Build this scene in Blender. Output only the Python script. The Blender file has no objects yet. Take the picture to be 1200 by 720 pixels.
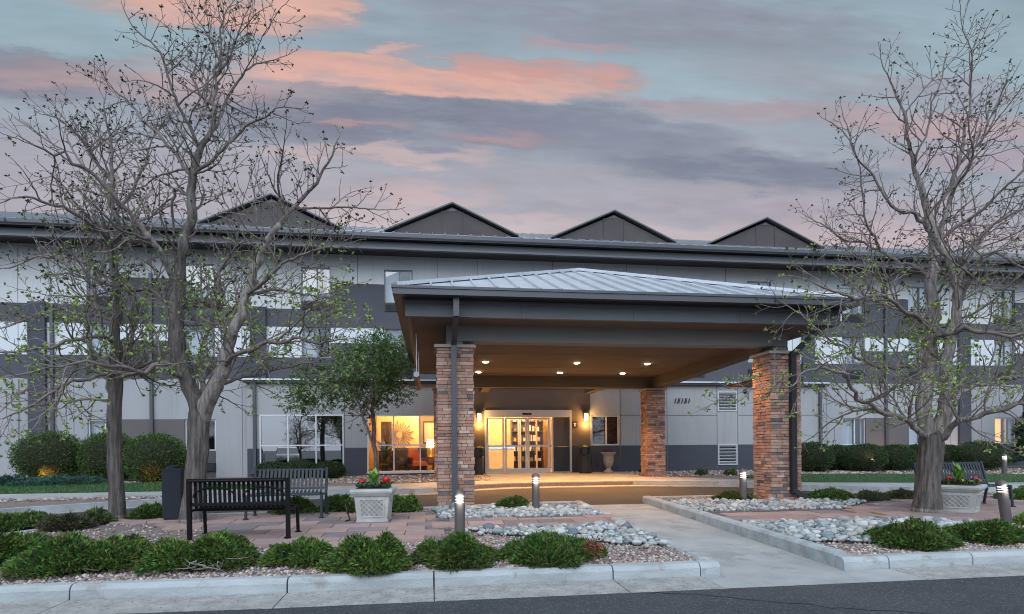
import bpy, bmesh, math, random
from math import radians, sin, cos, pi, sqrt, atan
from mathutils import Vector, Matrix, noise
from mathutils.kdtree import KDTree

C = bpy.context.scene.collection
SC = bpy.context.scene

# ------------------------------------------------------------------ camera
FPX, CX, HY, CAMZ = 690.0, 600.0, 524.0, 1.5          # focal length in px of a 1200 px wide frame, horizon row, eye height
TH, RO = atan(95 / 690.0), radians(0.49)
_r = Vector((cos(TH), -sin(TH), 0)); FW = Vector((sin(TH), cos(TH), 0)); _u = Vector((0, 0, 1))
RT = _r * cos(RO) - _u * sin(RO); UP = _u * cos(RO) + _r * sin(RO)
cam_data = bpy.data.cameras.new('camera'); cam = bpy.data.objects.new('camera', cam_data); C.objects.link(cam)
cam_data.sensor_width = 36; cam_data.lens = FPX / 1200 * 36
cam_data.shift_y = (HY - 360) / 1200
cam_data.clip_start = 0.1; cam_data.clip_end = 3000
M = Matrix((RT, UP, -FW)).transposed().to_4x4(); M.translation = Vector((0, 0, CAMZ))
cam.matrix_world = M
SC.camera = cam

def ray(x, y): return FW + RT * ((x - CX) / FPX) + UP * ((HY - y) / FPX)
def at(x, y, Y):                                       # the point of the plane at depth Y that a survey line of the photo meets
    d = ray(x, y); return Vector((0, 0, CAMZ)) + d * (Y / d.y)
G0, GS = 0.14, 0.0235                                  # the site rises gently from the kerb to the building
def g(Y): return G0 + GS * (min(max(Y, 6.0), 32.0) - 6.4)
def gp(x, y, off=0.0):
    d = ray(x, y); t = (G0 - GS * 6.4 + off - CAMZ) / (d.z - GS * d.y)
    return Vector((0, 0, CAMZ)) + d * t

# ------------------------------------------------------------------ view, world, sun
SC.view_settings.view_transform = 'Standard'; SC.view_settings.look = 'None'
SC.view_settings.exposure = 0.44; SC.view_settings.gamma = 1.0
SC.cycles.max_bounces = 8; SC.cycles.transparent_max_bounces = 12
SC.cycles.caustics_reflective = False; SC.cycles.caustics_refractive = False
SC.cycles.sample_clamp_indirect = 4.0; SC.cycles.filter_width = 1.05
try: SC.cycles.use_denoising = True
except Exception: pass

def lin(r, g_, b):
    f = lambda c: (c / 255 / 12.92) if c / 255 <= 0.04045 else ((c / 255 + 0.055) / 1.055) ** 2.4
    return (f(r), f(g_), f(b), 1.0)

W = bpy.data.worlds.new('World'); SC.world = W; W.use_nodes = True
def build_world():
    nt = W.node_tree; N = nt.nodes; L = nt.links
    N.clear()
    out = N.new('ShaderNodeOutputWorld'); bg = N.new('ShaderNodeBackground'); L.new(bg.outputs[0], out.inputs[0])
    tc = N.new('ShaderNodeTexCoord'); sep = N.new('ShaderNodeSeparateXYZ'); L.new(tc.outputs['Generated'], sep.inputs[0])
    def mth(op, a, b=None, c=None, clamp=False):
        n = N.new('ShaderNodeMath'); n.operation = op; n.use_clamp = clamp
        for i, v in enumerate((a, b, c)):
            if v is None: continue
            if isinstance(v, (int, float)): n.inputs[i].default_value = v
            else: L.new(v, n.inputs[i])
        return n.outputs[0]
    ay = mth('MAXIMUM', mth('ABSOLUTE', sep.outputs['Y']), 0.08)
    u = mth('DIVIDE', sep.outputs['X'], ay); v = mth('DIVIDE', mth('MAXIMUM', sep.outputs['Z'], 0.0), ay)
    u0, v0 = u, v
    comb = N.new('ShaderNodeCombineXYZ'); L.new(mth('MULTIPLY', u, 1.0), comb.inputs[0]); L.new(mth('MULTIPLY', v, 4.6), comb.inputs[1])
    def nz(scale, detail, rough, off):
        m = N.new('ShaderNodeVectorMath'); m.operation = 'ADD'; L.new(comb.outputs[0], m.inputs[0]); m.inputs[1].default_value = (off, off * .7, off * .3)
        n = N.new('ShaderNodeTexNoise'); n.inputs['Scale'].default_value = scale; n.inputs['Detail'].default_value = detail
        n.inputs['Roughness'].default_value = rough; L.new(m.outputs[0], n.inputs['Vector']); return n.outputs['Fac']
    n1, n2, n3, n4 = nz(2.6, 6, .58, 0), nz(3.4, 6, .6, 7.3), nz(9, 6, .6, 3.1), nz(1.6, 4, .5, 13.7)
    uw = mth('ADD', u, mth('MULTIPLY', mth('SUBTRACT', n1, .5), .30))
    vw = mth('ADD', v, mth('ADD', mth('MULTIPLY', mth('SUBTRACT', n2, .5), .085), mth('MULTIPLY', mth('SUBTRACT', n3, .5), .07)))
    ramp = N.new('ShaderNodeValToRGB'); L.new(mth('ADD', mth('MULTIPLY', v, 1.15), mth('MULTIPLY', mth('SUBTRACT', n4, .5), .25)), ramp.inputs[0])
    stops = [(0.0, lin(218, 192, 190)), (.37, lin(206, 188, 194)), (.47, lin(172, 170, 186)), (.62, lin(156, 168, 186)), (.8, lin(148, 176, 192)), (1.0, lin(136, 166, 184))]
    e = ramp.color_ramp.elements; e[0].position, e[0].color = stops[0]; e[1].position, e[1].color = stops[-1]
    for p, c in stops[1:-1]:
        k = e.new(p); k.color = c
    col = ramp.outputs[0]
    # clouds: (centre and half-size on the photo, colour, opacity, edge softness)
    blobs = [
        (90, 28, 150, 40, (140, 180, 196), .6, .8), (770, 108, 150, 30, (152, 184, 200), .6, .9), (1085, 62, 170, 60, (148, 182, 198), .7, .9),
        (760, 22, 330, 42, (142, 144, 166), .8, .9), (430, 40, 150, 26, (140, 158, 180), .6, .9), (960, 92, 160, 26, (160, 160, 178), .6, .95),
        (20, 88, 130, 26, (122, 128, 154), .9, .8), (240, 4, 110, 26, (232, 160, 136), .9, .8), (345, 2, 50, 10, (232, 164, 142), .9, .7),
        (880, 200, 190, 30, (118, 128, 154), .85, .75), (870, 248, 150, 18, (156, 154, 174), .6, .9),
        (480, 142, 260, 36, (122, 126, 152), .9, .8), (700, 148, 150, 26, (132, 138, 164), .85, .8),
        (190, 96, 200, 20, (204, 166, 166), .65, .9), (500, 90, 210, 18, (230, 160, 140), .95, .6), (640, 84, 100, 12, (214, 144, 134), .92, .6),
        (458, 61, 26, 6, (222, 166, 156), .8, .8), (680, 52, 70, 7, (194, 158, 168), .6, .9),
        (590, 168, 60, 10, (190, 150, 158), .7, .9), (430, 150, 60, 6, (196, 150, 154), .7, .9),
        (430, 187, 140, 10, (216, 182, 180), .7, .9), (490, 232, 80, 12, (220, 182, 180), .7, .9), (180, 210, 260, 30, (184, 172, 186), .5, .9),
        (930, 134, 260, 12, (184, 156, 168), .75, .85), (1110, 150, 150, 20, (200, 160, 168), .75, .85), (1150, 190, 130, 18, (188, 160, 178), .6, .9),
        (1120, 105, 110, 24, (164, 152, 172), .6, .9), (1000, 250, 220, 24, (188, 172, 188), .6, .9), (700, 225, 200, 20, (178, 172, 188), .6, .95), (600, 264, 260, 11, (214, 192, 194), .6, .95), (1050, 275, 200, 14, (218, 186, 190), .6, .95),
    ]
    mot = mth('ADD', mth('MULTIPLY', nz(6.5, 8, .66, 21.0), 2.4), -.28, clamp=True)
    for (bx, by, rx, ry, c, op, soft) in blobs:
        d = ray(bx, by); bu, bv = d.x / d.y, d.z / d.y
        ku, kv = FPX / rx / 1.03, FPX / ry / 1.03
        du = mth('MULTIPLY', mth('SUBTRACT', uw, bu), ku); dv = mth('MULTIPLY', mth('SUBTRACT', vw, bv), kv)
        r2 = mth('ADD', mth('MULTIPLY', du, du), mth('MULTIPLY', dv, dv))
        mr = N.new('ShaderNodeMapRange'); mr.interpolation_type = 'SMOOTHSTEP'; L.new(r2, mr.inputs[0])
        mr.inputs[1].default_value = 1 + soft * .9; mr.inputs[2].default_value = max(.02, 1 - soft); mr.inputs[3].default_value = 0; mr.inputs[4].default_value = op
        mx = N.new('ShaderNodeMix'); mx.data_type = 'RGBA'; L.new(mth('MULTIPLY', mr.outputs[0], mot), mx.inputs[0]); L.new(col, mx.inputs[6]); mx.inputs[7].default_value = lin(*c)
        col = mx.outputs[2]
    # fine streaks in the cloud brightness
    hv = mth('ADD', .575, mth('MULTIPLY', n3, .26))
    vm = N.new('ShaderNodeVectorMath'); vm.operation = 'SCALE'; L.new(col, vm.inputs[0]); L.new(hv, vm.inputs[3])
    # the half of the sky behind the photographer is the brighter, clear western dusk
    back = N.new('ShaderNodeMapRange'); L.new(sep.outputs['Y'], back.inputs[0]); back.inputs[1].default_value = .15; back.inputs[2].default_value = -.35
    bramp = N.new('ShaderNodeValToRGB'); L.new(sep.outputs['Z'], bramp.inputs[0])
    e = bramp.color_ramp.elements; e[0].position = 0; e[0].color = (.24, .31, .42, 1); e[1].position = .6; e[1].color = (.50, .68, .96, 1)
    k = e.new(.2); k.color = (.36, .51, .68, 1)
    sc = N.new('ShaderNodeVectorMath'); sc.operation = 'SCALE'; L.new(bramp.outputs[0], sc.inputs[0]); sc.inputs[3].default_value = 1.75
    mb = N.new('ShaderNodeMix'); mb.data_type = 'RGBA'; L.new(back.outputs[0], mb.inputs[0]); L.new(vm.outputs[0], mb.inputs[6]); L.new(sc.outputs[0], mb.inputs[7])
    sky = N.new('ShaderNodeTexSky'); sky.sky_type = 'NISHITA'; sky.sun_disc = False; sky.sun_elevation = radians(3); sky.sun_rotation = radians(200)
    ss = N.new('ShaderNodeVectorMath'); ss.operation = 'SCALE'; L.new(sky.outputs[0], ss.inputs[0]); ss.inputs[3].default_value = 0.0015
    ad = N.new('ShaderNodeVectorMath'); ad.operation = 'ADD'; L.new(mb.outputs[2], ad.inputs[0]); L.new(ss.outputs[0], ad.inputs[1])
    hs = N.new('ShaderNodeHueSaturation'); hs.inputs['Saturation'].default_value = .75; L.new(ad.outputs[0], hs.inputs['Color']); L.new(hs.outputs[0], bg.inputs[0]); bg.inputs[1].default_value = 0.97
build_world()

sd = bpy.data.lights.new('sun', 'SUN'); sd.energy = 0.95; sd.angle = radians(50); sd.color = (1.0, .98, .95)
sun = bpy.data.objects.new('sun', sd); C.objects.link(sun)
sun.rotation_euler = Vector((.22, .75, -.62)).to_track_quat('-Z', 'Y').to_euler()

# ------------------------------------------------------------------ helpers
def mat(name, base, rough=.8, var=None, scale=3.0, stretch=(1, 1, 1), bump=0.0, bscale=40.0, bstretch=(1, 1, 1), metal=0.0, detail=5, attr=None,
        emit=None, estr=0.0, spots=None, spec=None, bdist=.02):
    """base colour with a noise mix towards var, a noise bump; attr = colour attribute multiplied in"""
    m = bpy.data.materials.new(name); m.use_nodes = True
    nt = m.node_tree; N = nt.nodes; L = nt.links; p = N['Principled BSDF']
    p.inputs['Base Color'].default_value = (*base, 1); p.inputs['Roughness'].default_value = rough; p.inputs['Metallic'].default_value = metal
    if spec is not None: p.inputs['Specular IOR Level'].default_value = spec
    tc = N.new('ShaderNodeTexCoord')
    def noise_(sc_, st, det=5):
        mp = N.new('ShaderNodeMapping'); mp.inputs['Scale'].default_value = st; L.new(tc.outputs['Object'], mp.inputs[0])
        n = N.new('ShaderNodeTexNoise'); n.inputs['Scale'].default_value = sc_; n.inputs['Detail'].default_value = det; n.inputs['Roughness'].default_value = .6
        L.new(mp.outputs[0], n.inputs['Vector']); return n.outputs['Fac']
    col = None
    if var is not None:
        mr = N.new('ShaderNodeMapRange'); L.new(noise_(scale, stretch, detail), mr.inputs[0]); mr.inputs[1].default_value = .3; mr.inputs[2].default_value = .7
        mx = N.new('ShaderNodeMix'); mx.data_type = 'RGBA'; L.new(mr.outputs[0], mx.inputs[0])
        mx.inputs[6].default_value = (*base, 1); mx.inputs[7].default_value = (*var, 1); col = mx.outputs[2]
    if spots is not None:                              # (colour, scale, threshold, amount)
        mr = N.new('ShaderNodeMapRange'); L.new(noise_(spots[1], spots[4] if len(spots) > 4 else (1, 1, 1), 4), mr.inputs[0]); mr.inputs[1].default_value = spots[2]; mr.inputs[2].default_value = spots[2] + (.14 if len(spots) > 4 else .08)
        mr.inputs[4].default_value = spots[3]
        mx = N.new('ShaderNodeMix'); mx.data_type = 'RGBA'; L.new(mr.outputs[0], mx.inputs[0])
        if col is not None: L.new(col, mx.inputs[6])
        else: mx.inputs[6].default_value = (*base, 1)
        mx.inputs[7].default_value = (*spots[0], 1); col = mx.outputs[2]
    if attr:
        at_ = N.new('ShaderNodeAttribute'); at_.attribute_name = attr
        if col is None: col = at_.outputs['Color']
        else:
            mx = N.new('ShaderNodeMix'); mx.data_type = 'RGBA'; mx.blend_type = 'MULTIPLY'; mx.inputs[0].default_value = 1
            L.new(col, mx.inputs[6]); L.new(at_.outputs['Color'], mx.inputs[7]); col = mx.outputs[2]
    if col is not None: L.new(col, p.inputs['Base Color'])
    if bump:
        b = N.new('ShaderNodeBump'); b.inputs['Strength'].default_value = bump; b.inputs['Distance'].default_value = bdist
        L.new(noise_(bscale, bstretch), b.inputs['Height']); L.new(b.outputs[0], p.inputs['Normal'])
    if emit is not None:
        p.inputs['Emission Color'].default_value = (*emit, 1); p.inputs['Emission Strength'].default_value = estr
    return m

def glass_mat(name, tint=(1, 1, 1), refl=.12, rough=.0):
    m = bpy.data.materials.new(name); m.use_nodes = True; nt = m.node_tree; N = nt.nodes; L = nt.links; N.clear()
    o = N.new('ShaderNodeOutputMaterial'); t = N.new('ShaderNodeBsdfTransparent'); t.inputs[0].default_value = (*tint, 1)
    gl = N.new('ShaderNodeBsdfGlossy'); gl.inputs['Roughness'].default_value = rough; gl.inputs['Color'].default_value = (1, 1, 1, 1)
    lw = N.new('ShaderNodeLayerWeight'); lw.inputs[0].default_value = .5
    mr = N.new('ShaderNodeMapRange'); L.new(lw.outputs['Facing'], mr.inputs[0]); mr.inputs[3].default_value = refl; mr.inputs[4].default_value = min(1, refl + .6)
    mr.inputs[1].default_value = .3
    mx = N.new('ShaderNodeMixShader'); L.new(mr.outputs[0], mx.inputs[0]); L.new(t.outputs[0], mx.inputs[1]); L.new(gl.outputs[0], mx.inputs[2]); L.new(mx.outputs[0], o.inputs[0])
    return m

class MB:
    def __init__(s): s.v = []; s.f = []; s.c = []; s.has_c = False
    def add(s, vs, fs, col=None):
        n = len(s.v); s.v.extend(tuple(p) for p in vs); s.f.extend(tuple(i + n for i in f) for f in fs)
        if col is not None: s.has_c = True
        s.c.extend([col or (1, 1, 1)] * len(vs)); return s
    def box(s, x0, x1, y0, y1, z0, z1, col=None):
        return s.add([(x0, y0, z0), (x1, y0, z0), (x1, y1, z0), (x0, y1, z0), (x0, y0, z1), (x1, y0, z1), (x1, y1, z1), (x0, y1, z1)],
                     [(0, 3, 2, 1), (4, 5, 6, 7), (0, 1, 5, 4), (1, 2, 6, 5), (2, 3, 7, 6), (3, 0, 4, 7)], col)
    def obox(s, c, hx, hy, hz, rot=None, col=None):
        rot = rot or Matrix.Identity(3); c = Vector(c); vs = []
        for dz in (-hz, hz):
            for dx, dy in ((-hx, -hy), (hx, -hy), (hx, hy), (-hx, hy)): vs.append(c + rot @ Vector((dx, dy, dz)))
        return s.add(vs, [(0, 3, 2, 1), (4, 5, 6, 7), (0, 1, 5, 4), (1, 2, 6, 5), (2, 3, 7, 6), (3, 0, 4, 7)], col)
    def bar(s, a, b, w, h, col=None, up=(0, 0, 1)):    # a rectangular bar from a to b
        a, b = Vector(a), Vector(b); d = (b - a).normalized(); x = d.cross(Vector(up))
        if x.length < 1e-4: x = d.cross(Vector((0, 1, 0)))
        x.normalize(); y = x.cross(d).normalized(); vs = []
        for p in (a, b):
            for i, j in ((-1, -1), (1, -1), (1, 1), (-1, 1)): vs.append(p + x * (i * w / 2) + y * (j * h / 2))
        return s.add(vs, [(0, 3, 2, 1), (4, 5, 6, 7), (0, 1, 5, 4), (1, 2, 6, 5), (2, 3, 7, 6), (3, 0, 4, 7)], col)
    def tube(s, pts, rad, n=8, cap=True, col=None, rough=0.0):
        pts = [Vector(p) for p in pts]; k = len(pts)
        if isinstance(rad, (int, float)): rad = [rad] * k
        vs = []; ref = None
        for i, p in enumerate(pts):
            d = (pts[min(i + 1, k - 1)] - pts[max(i - 1, 0)])
            d = d.normalized() if d.length > 1e-9 else Vector((0, 0, 1))
            if ref is None: ref = d.orthogonal().normalized()
            ref = ref - d * ref.dot(d); ref = ref.normalized() if ref.length > 1e-6 else d.orthogonal().normalized()
            w = d.cross(ref)
            for j in range(n):
                a = 2 * pi * j / n; o_ = ref * cos(a) + w * sin(a); k_ = 1.0
                if rough:
                    q_ = p + o_ * rad[i]; k_ += rough * (.9 - 2.6 * abs(noise.noise(Vector((q_.x * 11, q_.y * 11, q_.z * 1.5))))) + rough * .5 * noise.noise(Vector((q_.x * 25, q_.y * 25, q_.z * 6)))
                vs.append(p + o_ * (rad[i] * k_))
        fs = [(i * n + j, i * n + (j + 1) % n, (i + 1) * n + (j + 1) % n, (i + 1) * n + j) for i in range(k - 1) for j in range(n)]
        if cap: fs += [tuple(reversed(range(n))), tuple(range((k - 1) * n, k * n))]
        return s.add(vs, fs, col)
    def lathe(s, prof, n=20, c=(0, 0, 0), col=None):   # prof: (r, z)
        vs = []
        for r, z in prof:
            for j in range(n): vs.append((c[0] + r * cos(2 * pi * j / n), c[1] + r * sin(2 * pi * j / n), c[2] + z))
        k = len(prof)
        fs = [(i * n + j, i * n + (j + 1) % n, (i + 1) * n + (j + 1) % n, (i + 1) * n + j) for i in range(k - 1) for j in range(n)]
        fs += [tuple(reversed(range(n))), tuple(range((k - 1) * n, k * n))]
        return s.add(vs, fs, col)
    def prism(s, poly, z0, z1, col=None):              # poly of (x, y); z may be functions of y
        f0 = z0 if callable(z0) else (lambda y: z0); f1 = z1 if callable(z1) else (lambda y: z1); n = len(poly)
        area = sum(poly[i][0] * poly[(i + 1) % n][1] - poly[(i + 1) % n][0] * poly[i][1] for i in range(n))
        if area < 0: poly = list(reversed(poly))
        vs = [(x, y, f0(y)) for x, y in poly] + [(x, y, f1(y)) for x, y in poly]
        return s.add(vs, [tuple(reversed(range(n))), tuple(range(n, 2 * n))] + [(i, (i + 1) % n, n + (i + 1) % n, n + i) for i in range(n)], col)
    def sheet(s, poly, zf, col=None):
        n = len(poly); area = sum(poly[i][0] * poly[(i + 1) % n][1] - poly[(i + 1) % n][0] * poly[i][1] for i in range(n))
        if area < 0: poly = list(reversed(poly))
        return s.add([(x, y, zf(y)) for x, y in poly], [tuple(range(n))], col)
    def build(s, name, m, parent=None, smooth=False, shift=None, world=False):
        me = bpy.data.meshes.new(name)
        vs = s.v
        if world and parent is not None: shift = -parent.location
        if shift is not None: vs = [(x + shift[0], y + shift[1], z + shift[2]) for x, y, z in vs]
        me.from_pydata(vs, [], s.f); me.materials.append(m)
        if s.has_c:
            a = me.color_attributes.new('col', 'FLOAT_COLOR', 'POINT')
            a.data.foreach_set('color', [q for c in s.c for q in (c[0], c[1], c[2], 1.0)])
        if smooth: me.polygons.foreach_set('use_smooth', [True] * len(me.polygons))
        me.update()
        o = bpy.data.objects.new(name, me); C.objects.link(o)
        if parent is not None: o.parent = parent
        return o

def tag(o, label=None, cat=None, group=None, kind=None):
    if label: o['label'] = label
    if cat: o['category'] = cat
    if group: o['group'] = group
    if kind: o['kind'] = kind
    return o
def thing(name, label, cat, loc=(0, 0, 0), rz=0.0, group=None):
    o = bpy.data.objects.new(name, None); C.objects.link(o); o.location = loc; o.rotation_euler = (0, 0, rz); o.empty_display_size = .1
    return tag(o, label, cat, group)
def dup(root, loc, rz=0.0, label=None, group=None, scale=None):
    r = root.copy(); C.objects.link(r); r.location = loc; r.rotation_euler = (0, 0, rz)
    if scale: r.scale = scale
    if label: r['label'] = label
    if group: r['group'] = group
    for ch in list(root.children):
        c = ch.copy(); C.objects.link(c); c.parent = r
        for q in list(ch.children):
            d = q.copy(); C.objects.link(d); d.parent = c
    return r
def lamp(name, kind, loc, energy, color, parent=None, size=.1, spot=None, blend=.6, aim=None):
    d = bpy.data.lights.new(name, kind); d.energy = energy; d.color = color
    if kind in ('POINT', 'SPOT'): d.shadow_soft_size = size
    if kind == 'AREA': d.size = size
    if kind == 'SPOT': d.spot_size = radians(spot); d.spot_blend = blend
    o = bpy.data.objects.new(name, d); C.objects.link(o); o.location = loc
    if aim is not None: o.rotation_euler = Vector(aim).to_track_quat('-Z', 'Y').to_euler()
    if parent is not None: o.parent = parent; o.location = Vector(loc) - parent.location
    return o
def inpoly(p, poly):
    x, y = p; r = False; n = len(poly)
    for i in range(n):
        x0, y0 = poly[i]; x1, y1 = poly[(i + 1) % n]
        if (y0 > y) != (y1 > y) and x < (x1 - x0) * (y - y0) / (y1 - y0) + x0: r = not r
    return r
XY = lambda pts, off=0.0: [(gp(x, y, off).x, gp(x, y, off).y) for x, y in pts]

# ------------------------------------------------------------------ materials
m_stucco = mat('light_stucco', (.60, .605, .61), .9, (.53, .54, .55), .8, spots=((.42, .425, .43), 2.6, .55, .35, (1.6, 1, .10)), stretch=(1, 1, .25), detail=7, bump=.25, bscale=60)
m_strip = mat('pale_stucco', (.64, .67, .70), .9, (.58, .61, .64), .7, stretch=(1, 1, .3), bump=.25, bscale=60)
m_ground = mat('mid_grey_stucco', (.37, .372, .38), .9, (.315, .317, .33), .8, spots=((.22, .22, .23), 2.6, .56, .35, (1.6, 1, .10)), stretch=(1, 1, .25), detail=7, bump=.25, bscale=60)
m_greige = mat('greige_stucco', (.37, .37, .373), .9, (.315, .316, .32), .8, spots=((.22, .22, .225), 2.6, .56, .3, (1.6, 1, .10)), stretch=(1, 1, .25), detail=7, bump=.25, bscale=60)
m_dark = mat('charcoal_stucco', (.085, .088, .10), .9, (.072, .075, .087), .7, bump=.25, bscale=60)
m_slate = mat('slate_stucco', (.066, .07, .088), .9, (.055, .058, .074), .7, bump=.25, bscale=60)
m_brownw = mat('taupe_stucco', (.135, .12, .118), .9, (.12, .107, .105), .8, bump=.25, bscale=60)
m_joint = mat('dark_joint_strip', (.12, .12, .125), .9)  # plain dark colour of the wall panel joints
m_fascia = mat('charcoal_fascia', (.105, .108, .118), .5, (.09, .092, .1), 1.5)
m_black = mat('black_metal', (.018, .018, .02), .45)
m_gutter = mat('dark_grey_gutter', (.075, .078, .088), .4, metal=.2)
m_roofm = mat('standing_seam_zinc', (.66, .68, .71), .42, (.54, .56, .59), 2.0, metal=.45)
m_roofd = mat('grey_roof_metal', (.46, .47, .49), .45, (.38, .39, .41), 1.2, metal=.4)
m_gable = mat('weathered_gable_panel', (.078, .063, .061), .65, (.042, .035, .036), .55, detail=8, stretch=(1, 1, 1.6))
m_alu = mat('pale_window_frame', (.62, .63, .64), .4, metal=.3)
m_alud = mat('bronze_window_frame', (.20, .20, .21), .45, metal=.3)
m_curtain = mat('sheer_curtain', (.60, .64, .68), .9, (.42, .46, .50), 9, stretch=(1, 1, .05))
m_pane = glass_mat('window_glass', (.86, .90, .93), .15)
m_paned = glass_mat('dark_window_glass', (.30, .33, .37), .42)
m_panec = glass_mat('clear_glass', (.97, .97, .97), .05)
m_vent = mat('louvre_paint', (.46, .47, .49), .6)
m_white = mat('white_painted_metal', (.66, .65, .63), .45)
m_ceil = mat('taupe_soffit', (.15, .112, .086), .85, (.132, .098, .076), 1.0, bump=.1)
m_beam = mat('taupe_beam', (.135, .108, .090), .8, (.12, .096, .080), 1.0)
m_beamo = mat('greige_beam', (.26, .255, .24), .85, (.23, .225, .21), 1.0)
m_stone = mat('ledgestone', (.92, .84, .80), .88, (.66, .58, .56), 7, attr='col', bump=.6, bscale=35)
m_capst = mat('cast_stone_cap', (.42, .37, .34), .85, (.33, .29, .27), 6, bump=.3)
m_asph = mat('asphalt', (.036, .039, .047), .9, (.074, .077, .086), .8, detail=10, bump=1.0, bscale=45, spots=((.15, .152, .16), 48, .55, .85), bdist=.04)
m_asphd = mat('driveway_asphalt', (.038, .039, .043), .85, (.052, .052, .054), .5, bump=.5, bscale=110, spots=((.09, .09, .095), 150, .64, .6))
m_conc = mat('concrete_kerb', (.43, .46, .465), .92, (.27, .285, .285), 2.2, detail=10, bump=.6, bscale=38, spots=((.20, .17, .135), 3.1, .57, .5), stretch=(.6, 2, 1.6))
m_pan = mat('concrete_gutter_pan', (.44, .425, .40), .95, (.25, .24, .225), 5, detail=10, bump=.8, bscale=60, spots=((.16, .15, .14), 22, .56, .7))
m_walk = mat('concrete_walk', (.40, .40, .385), .9, (.27, .275, .27), 1.4, detail=10, bump=.4, bscale=50, spots=((.20, .195, .185), 1.7, .56, .5))
m_grav = mat('pink_gravel', (.30, .235, .205), .95, (.13, .105, .095), 34, bump=1.0, bscale=55, detail=4)
m_chip = mat('gravel_chips', (.85, .85, .85), .9, attr='col', bump=.2)
m_soil = mat('dry_soil', (.10, .075, .06), 1.0, (.06, .047, .04), 6, bump=.8, bscale=30)
m_rock = mat('river_cobble', (.45, .46, .45), .78, (.25, .265, .27), 8.0, attr='col', bump=.15, bscale=20)
m_lawn = mat('lawn_turf', (.040, .095, .022), .95, (.028, .066, .018), 2.5, bump=1.0, bscale=140)
m_blade = mat('grass_blade', (.045, .12, .025), .8, attr='col')
m_leafj = mat('juniper_green', (1.0, 1.0, 1.0), .75, attr='col', spec=.25)
m_twigj = mat('juniper_wood', (.16, .125, .10), .95, (.09, .07, .055), 12)
m_dead = mat('bleached_deadwood', (.27, .235, .21), .9, (.16, .14, .125), 20)
m_bark = mat('grey_brown_bark', (.45, .40, .365), .95, (.11, .093, .083), 8, stretch=(2.2, 2.2, .28), detail=10, bump=1.0, bscale=12, bstretch=(2.0, 2.0, .25), bdist=.08)
m_branch = mat('branch_bark', (.22, .18, .16), .95, (.12, .098, .09), 10, bump=.6, bscale=30)
m_twig = mat('twig_bark', (.23, .185, .165), .9, (.15, .12, .11), 8)
m_leaf = mat('young_leaf', (1, 1, 1), .6, attr='col', spec=.3)
m_benchk = mat('black_powdercoat', (.004, .0042, .005), .6, spec=.2)
m_benchb = mat('slate_blue_powdercoat', (.026, .034, .045), .5, spec=.35)
m_bin = mat('navy_bin', (.018, .022, .030), .6, spec=.25)
m_boll = mat('bronze_bollard', (.085, .076, .075), .5)
m_bulb = mat('bollard_lens', (.9, .9, .9), .4, emit=(1, .93, .87), estr=1.0)
m_dbulb = mat('downlight_lens', (.9, .85, .8), .4, emit=(1, .80, .50), estr=30.0)
m_sbulb = mat('sconce_glass', (.9, .7, .4), .4, emit=(1, .60, .16), estr=9.0)
m_obulb = mat('amber_lens', (.9, .5, .2), .4, emit=(1, .45, .10), estr=10.0)
m_pot = mat('weathered_cast_planter', (.50, .50, .48), .85, (.33, .33, .315), 5, detail=7, bump=.3, bscale=50)
m_potd = mat('planter_dark_stone', (.36, .35, .33), .9, (.22, .215, .20), 8, detail=7)  # darker stone tone for the lattice backing and the urn
m_red = mat('red_petals', (.62, .012, .018), .6)
m_yel = mat('yellow_petals', (.70, .33, .02), .6)
m_pur = mat('violet_petals', (.25, .14, .30), .6)
m_lime = mat('lime_leaf', (.16, .30, .05), .55, (.11, .23, .03), 6)
m_wood = mat('wood_pole', (.34, .20, .13), .7, (.24, .13, .08), 8, stretch=(3, .3, 3))
m_pale = mat('pale_end_cap', (.55, .58, .60), .6)
m_inwall = mat('lobby_wall_amber', (.70, .52, .27), .9, (.62, .45, .22), 1.3)
m_inwhite = mat('lobby_wall_cream', (.62, .54, .42), .9)
m_infloor = mat('lobby_floor', (.20, .13, .085), .4, (.13, .08, .05), 3)
m_indark = mat('dark_interior', (.022, .023, .026), .9)
m_dwood = mat('dark_wood', (.045, .024, .014), .5)
m_redch = mat('rust_fabric', (.42, .10, .03), .8)
m_gold = mat('gold_leaf', (.75, .50, .16), .35, metal=.6)
m_shade = mat('lamp_shade_lit', (.9, .75, .5), .6, emit=(1, .66, .25), estr=5.0)
m_blue = mat('blue_desk_light', (.1, .4, .7), .4, emit=(.08, .45, 1.0), estr=4.0)
m_blind = mat('wooden_blind', (.10, .07, .06), .7)
m_litcur = mat('lit_curtain', (.8, .5, .22), .9, emit=(1, .48, .14), estr=.9)
m_plaqd = mat('dark_plaque', (.03, .02, .02), .5)
m_ink = mat('black_lettering', (.02, .02, .025), .5)

# ------------------------------------------------------------------ ground, street, kerbs, drive, paths
def seg(pts): return pts
mb = MB(); mb.sheet([(-400, -400), (400, -400), (400, 6.3), (-400, 6.3)], lambda y: -.012); tag(mb.build('street', m_asph), kind='structure')
mb = MB()
mb.add([(-400, 6.0, -.16), (400, 6.0, -.16), (400, 32, g(32) - .19), (-400, 32, g(32) - .19), (-400, 600, g(32) - .19), (400, 600, g(32) - .19)], [(0, 1, 2, 3), (3, 2, 5, 4)])
tag(mb.build('ground', m_soil), kind='structure')
mb = MB(); rc = random.Random(2); P_ = [Vector((2.2, 5.75, -.008))]
while P_[-1].x < 5.6: P_.append(P_[-1] + Vector((.09, -.035 + rc.gauss(0, .035), 0)))
for a, b in zip(P_[:-1], P_[1:]):
    w_ = rc.uniform(.004, .010); mb.add([a + Vector((0, -w_, 0)), b + Vector((0, -w_, 0)), b + Vector((0, w_, 0)), a + Vector((0, w_, 0))], [(0, 1, 2, 3)])
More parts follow.
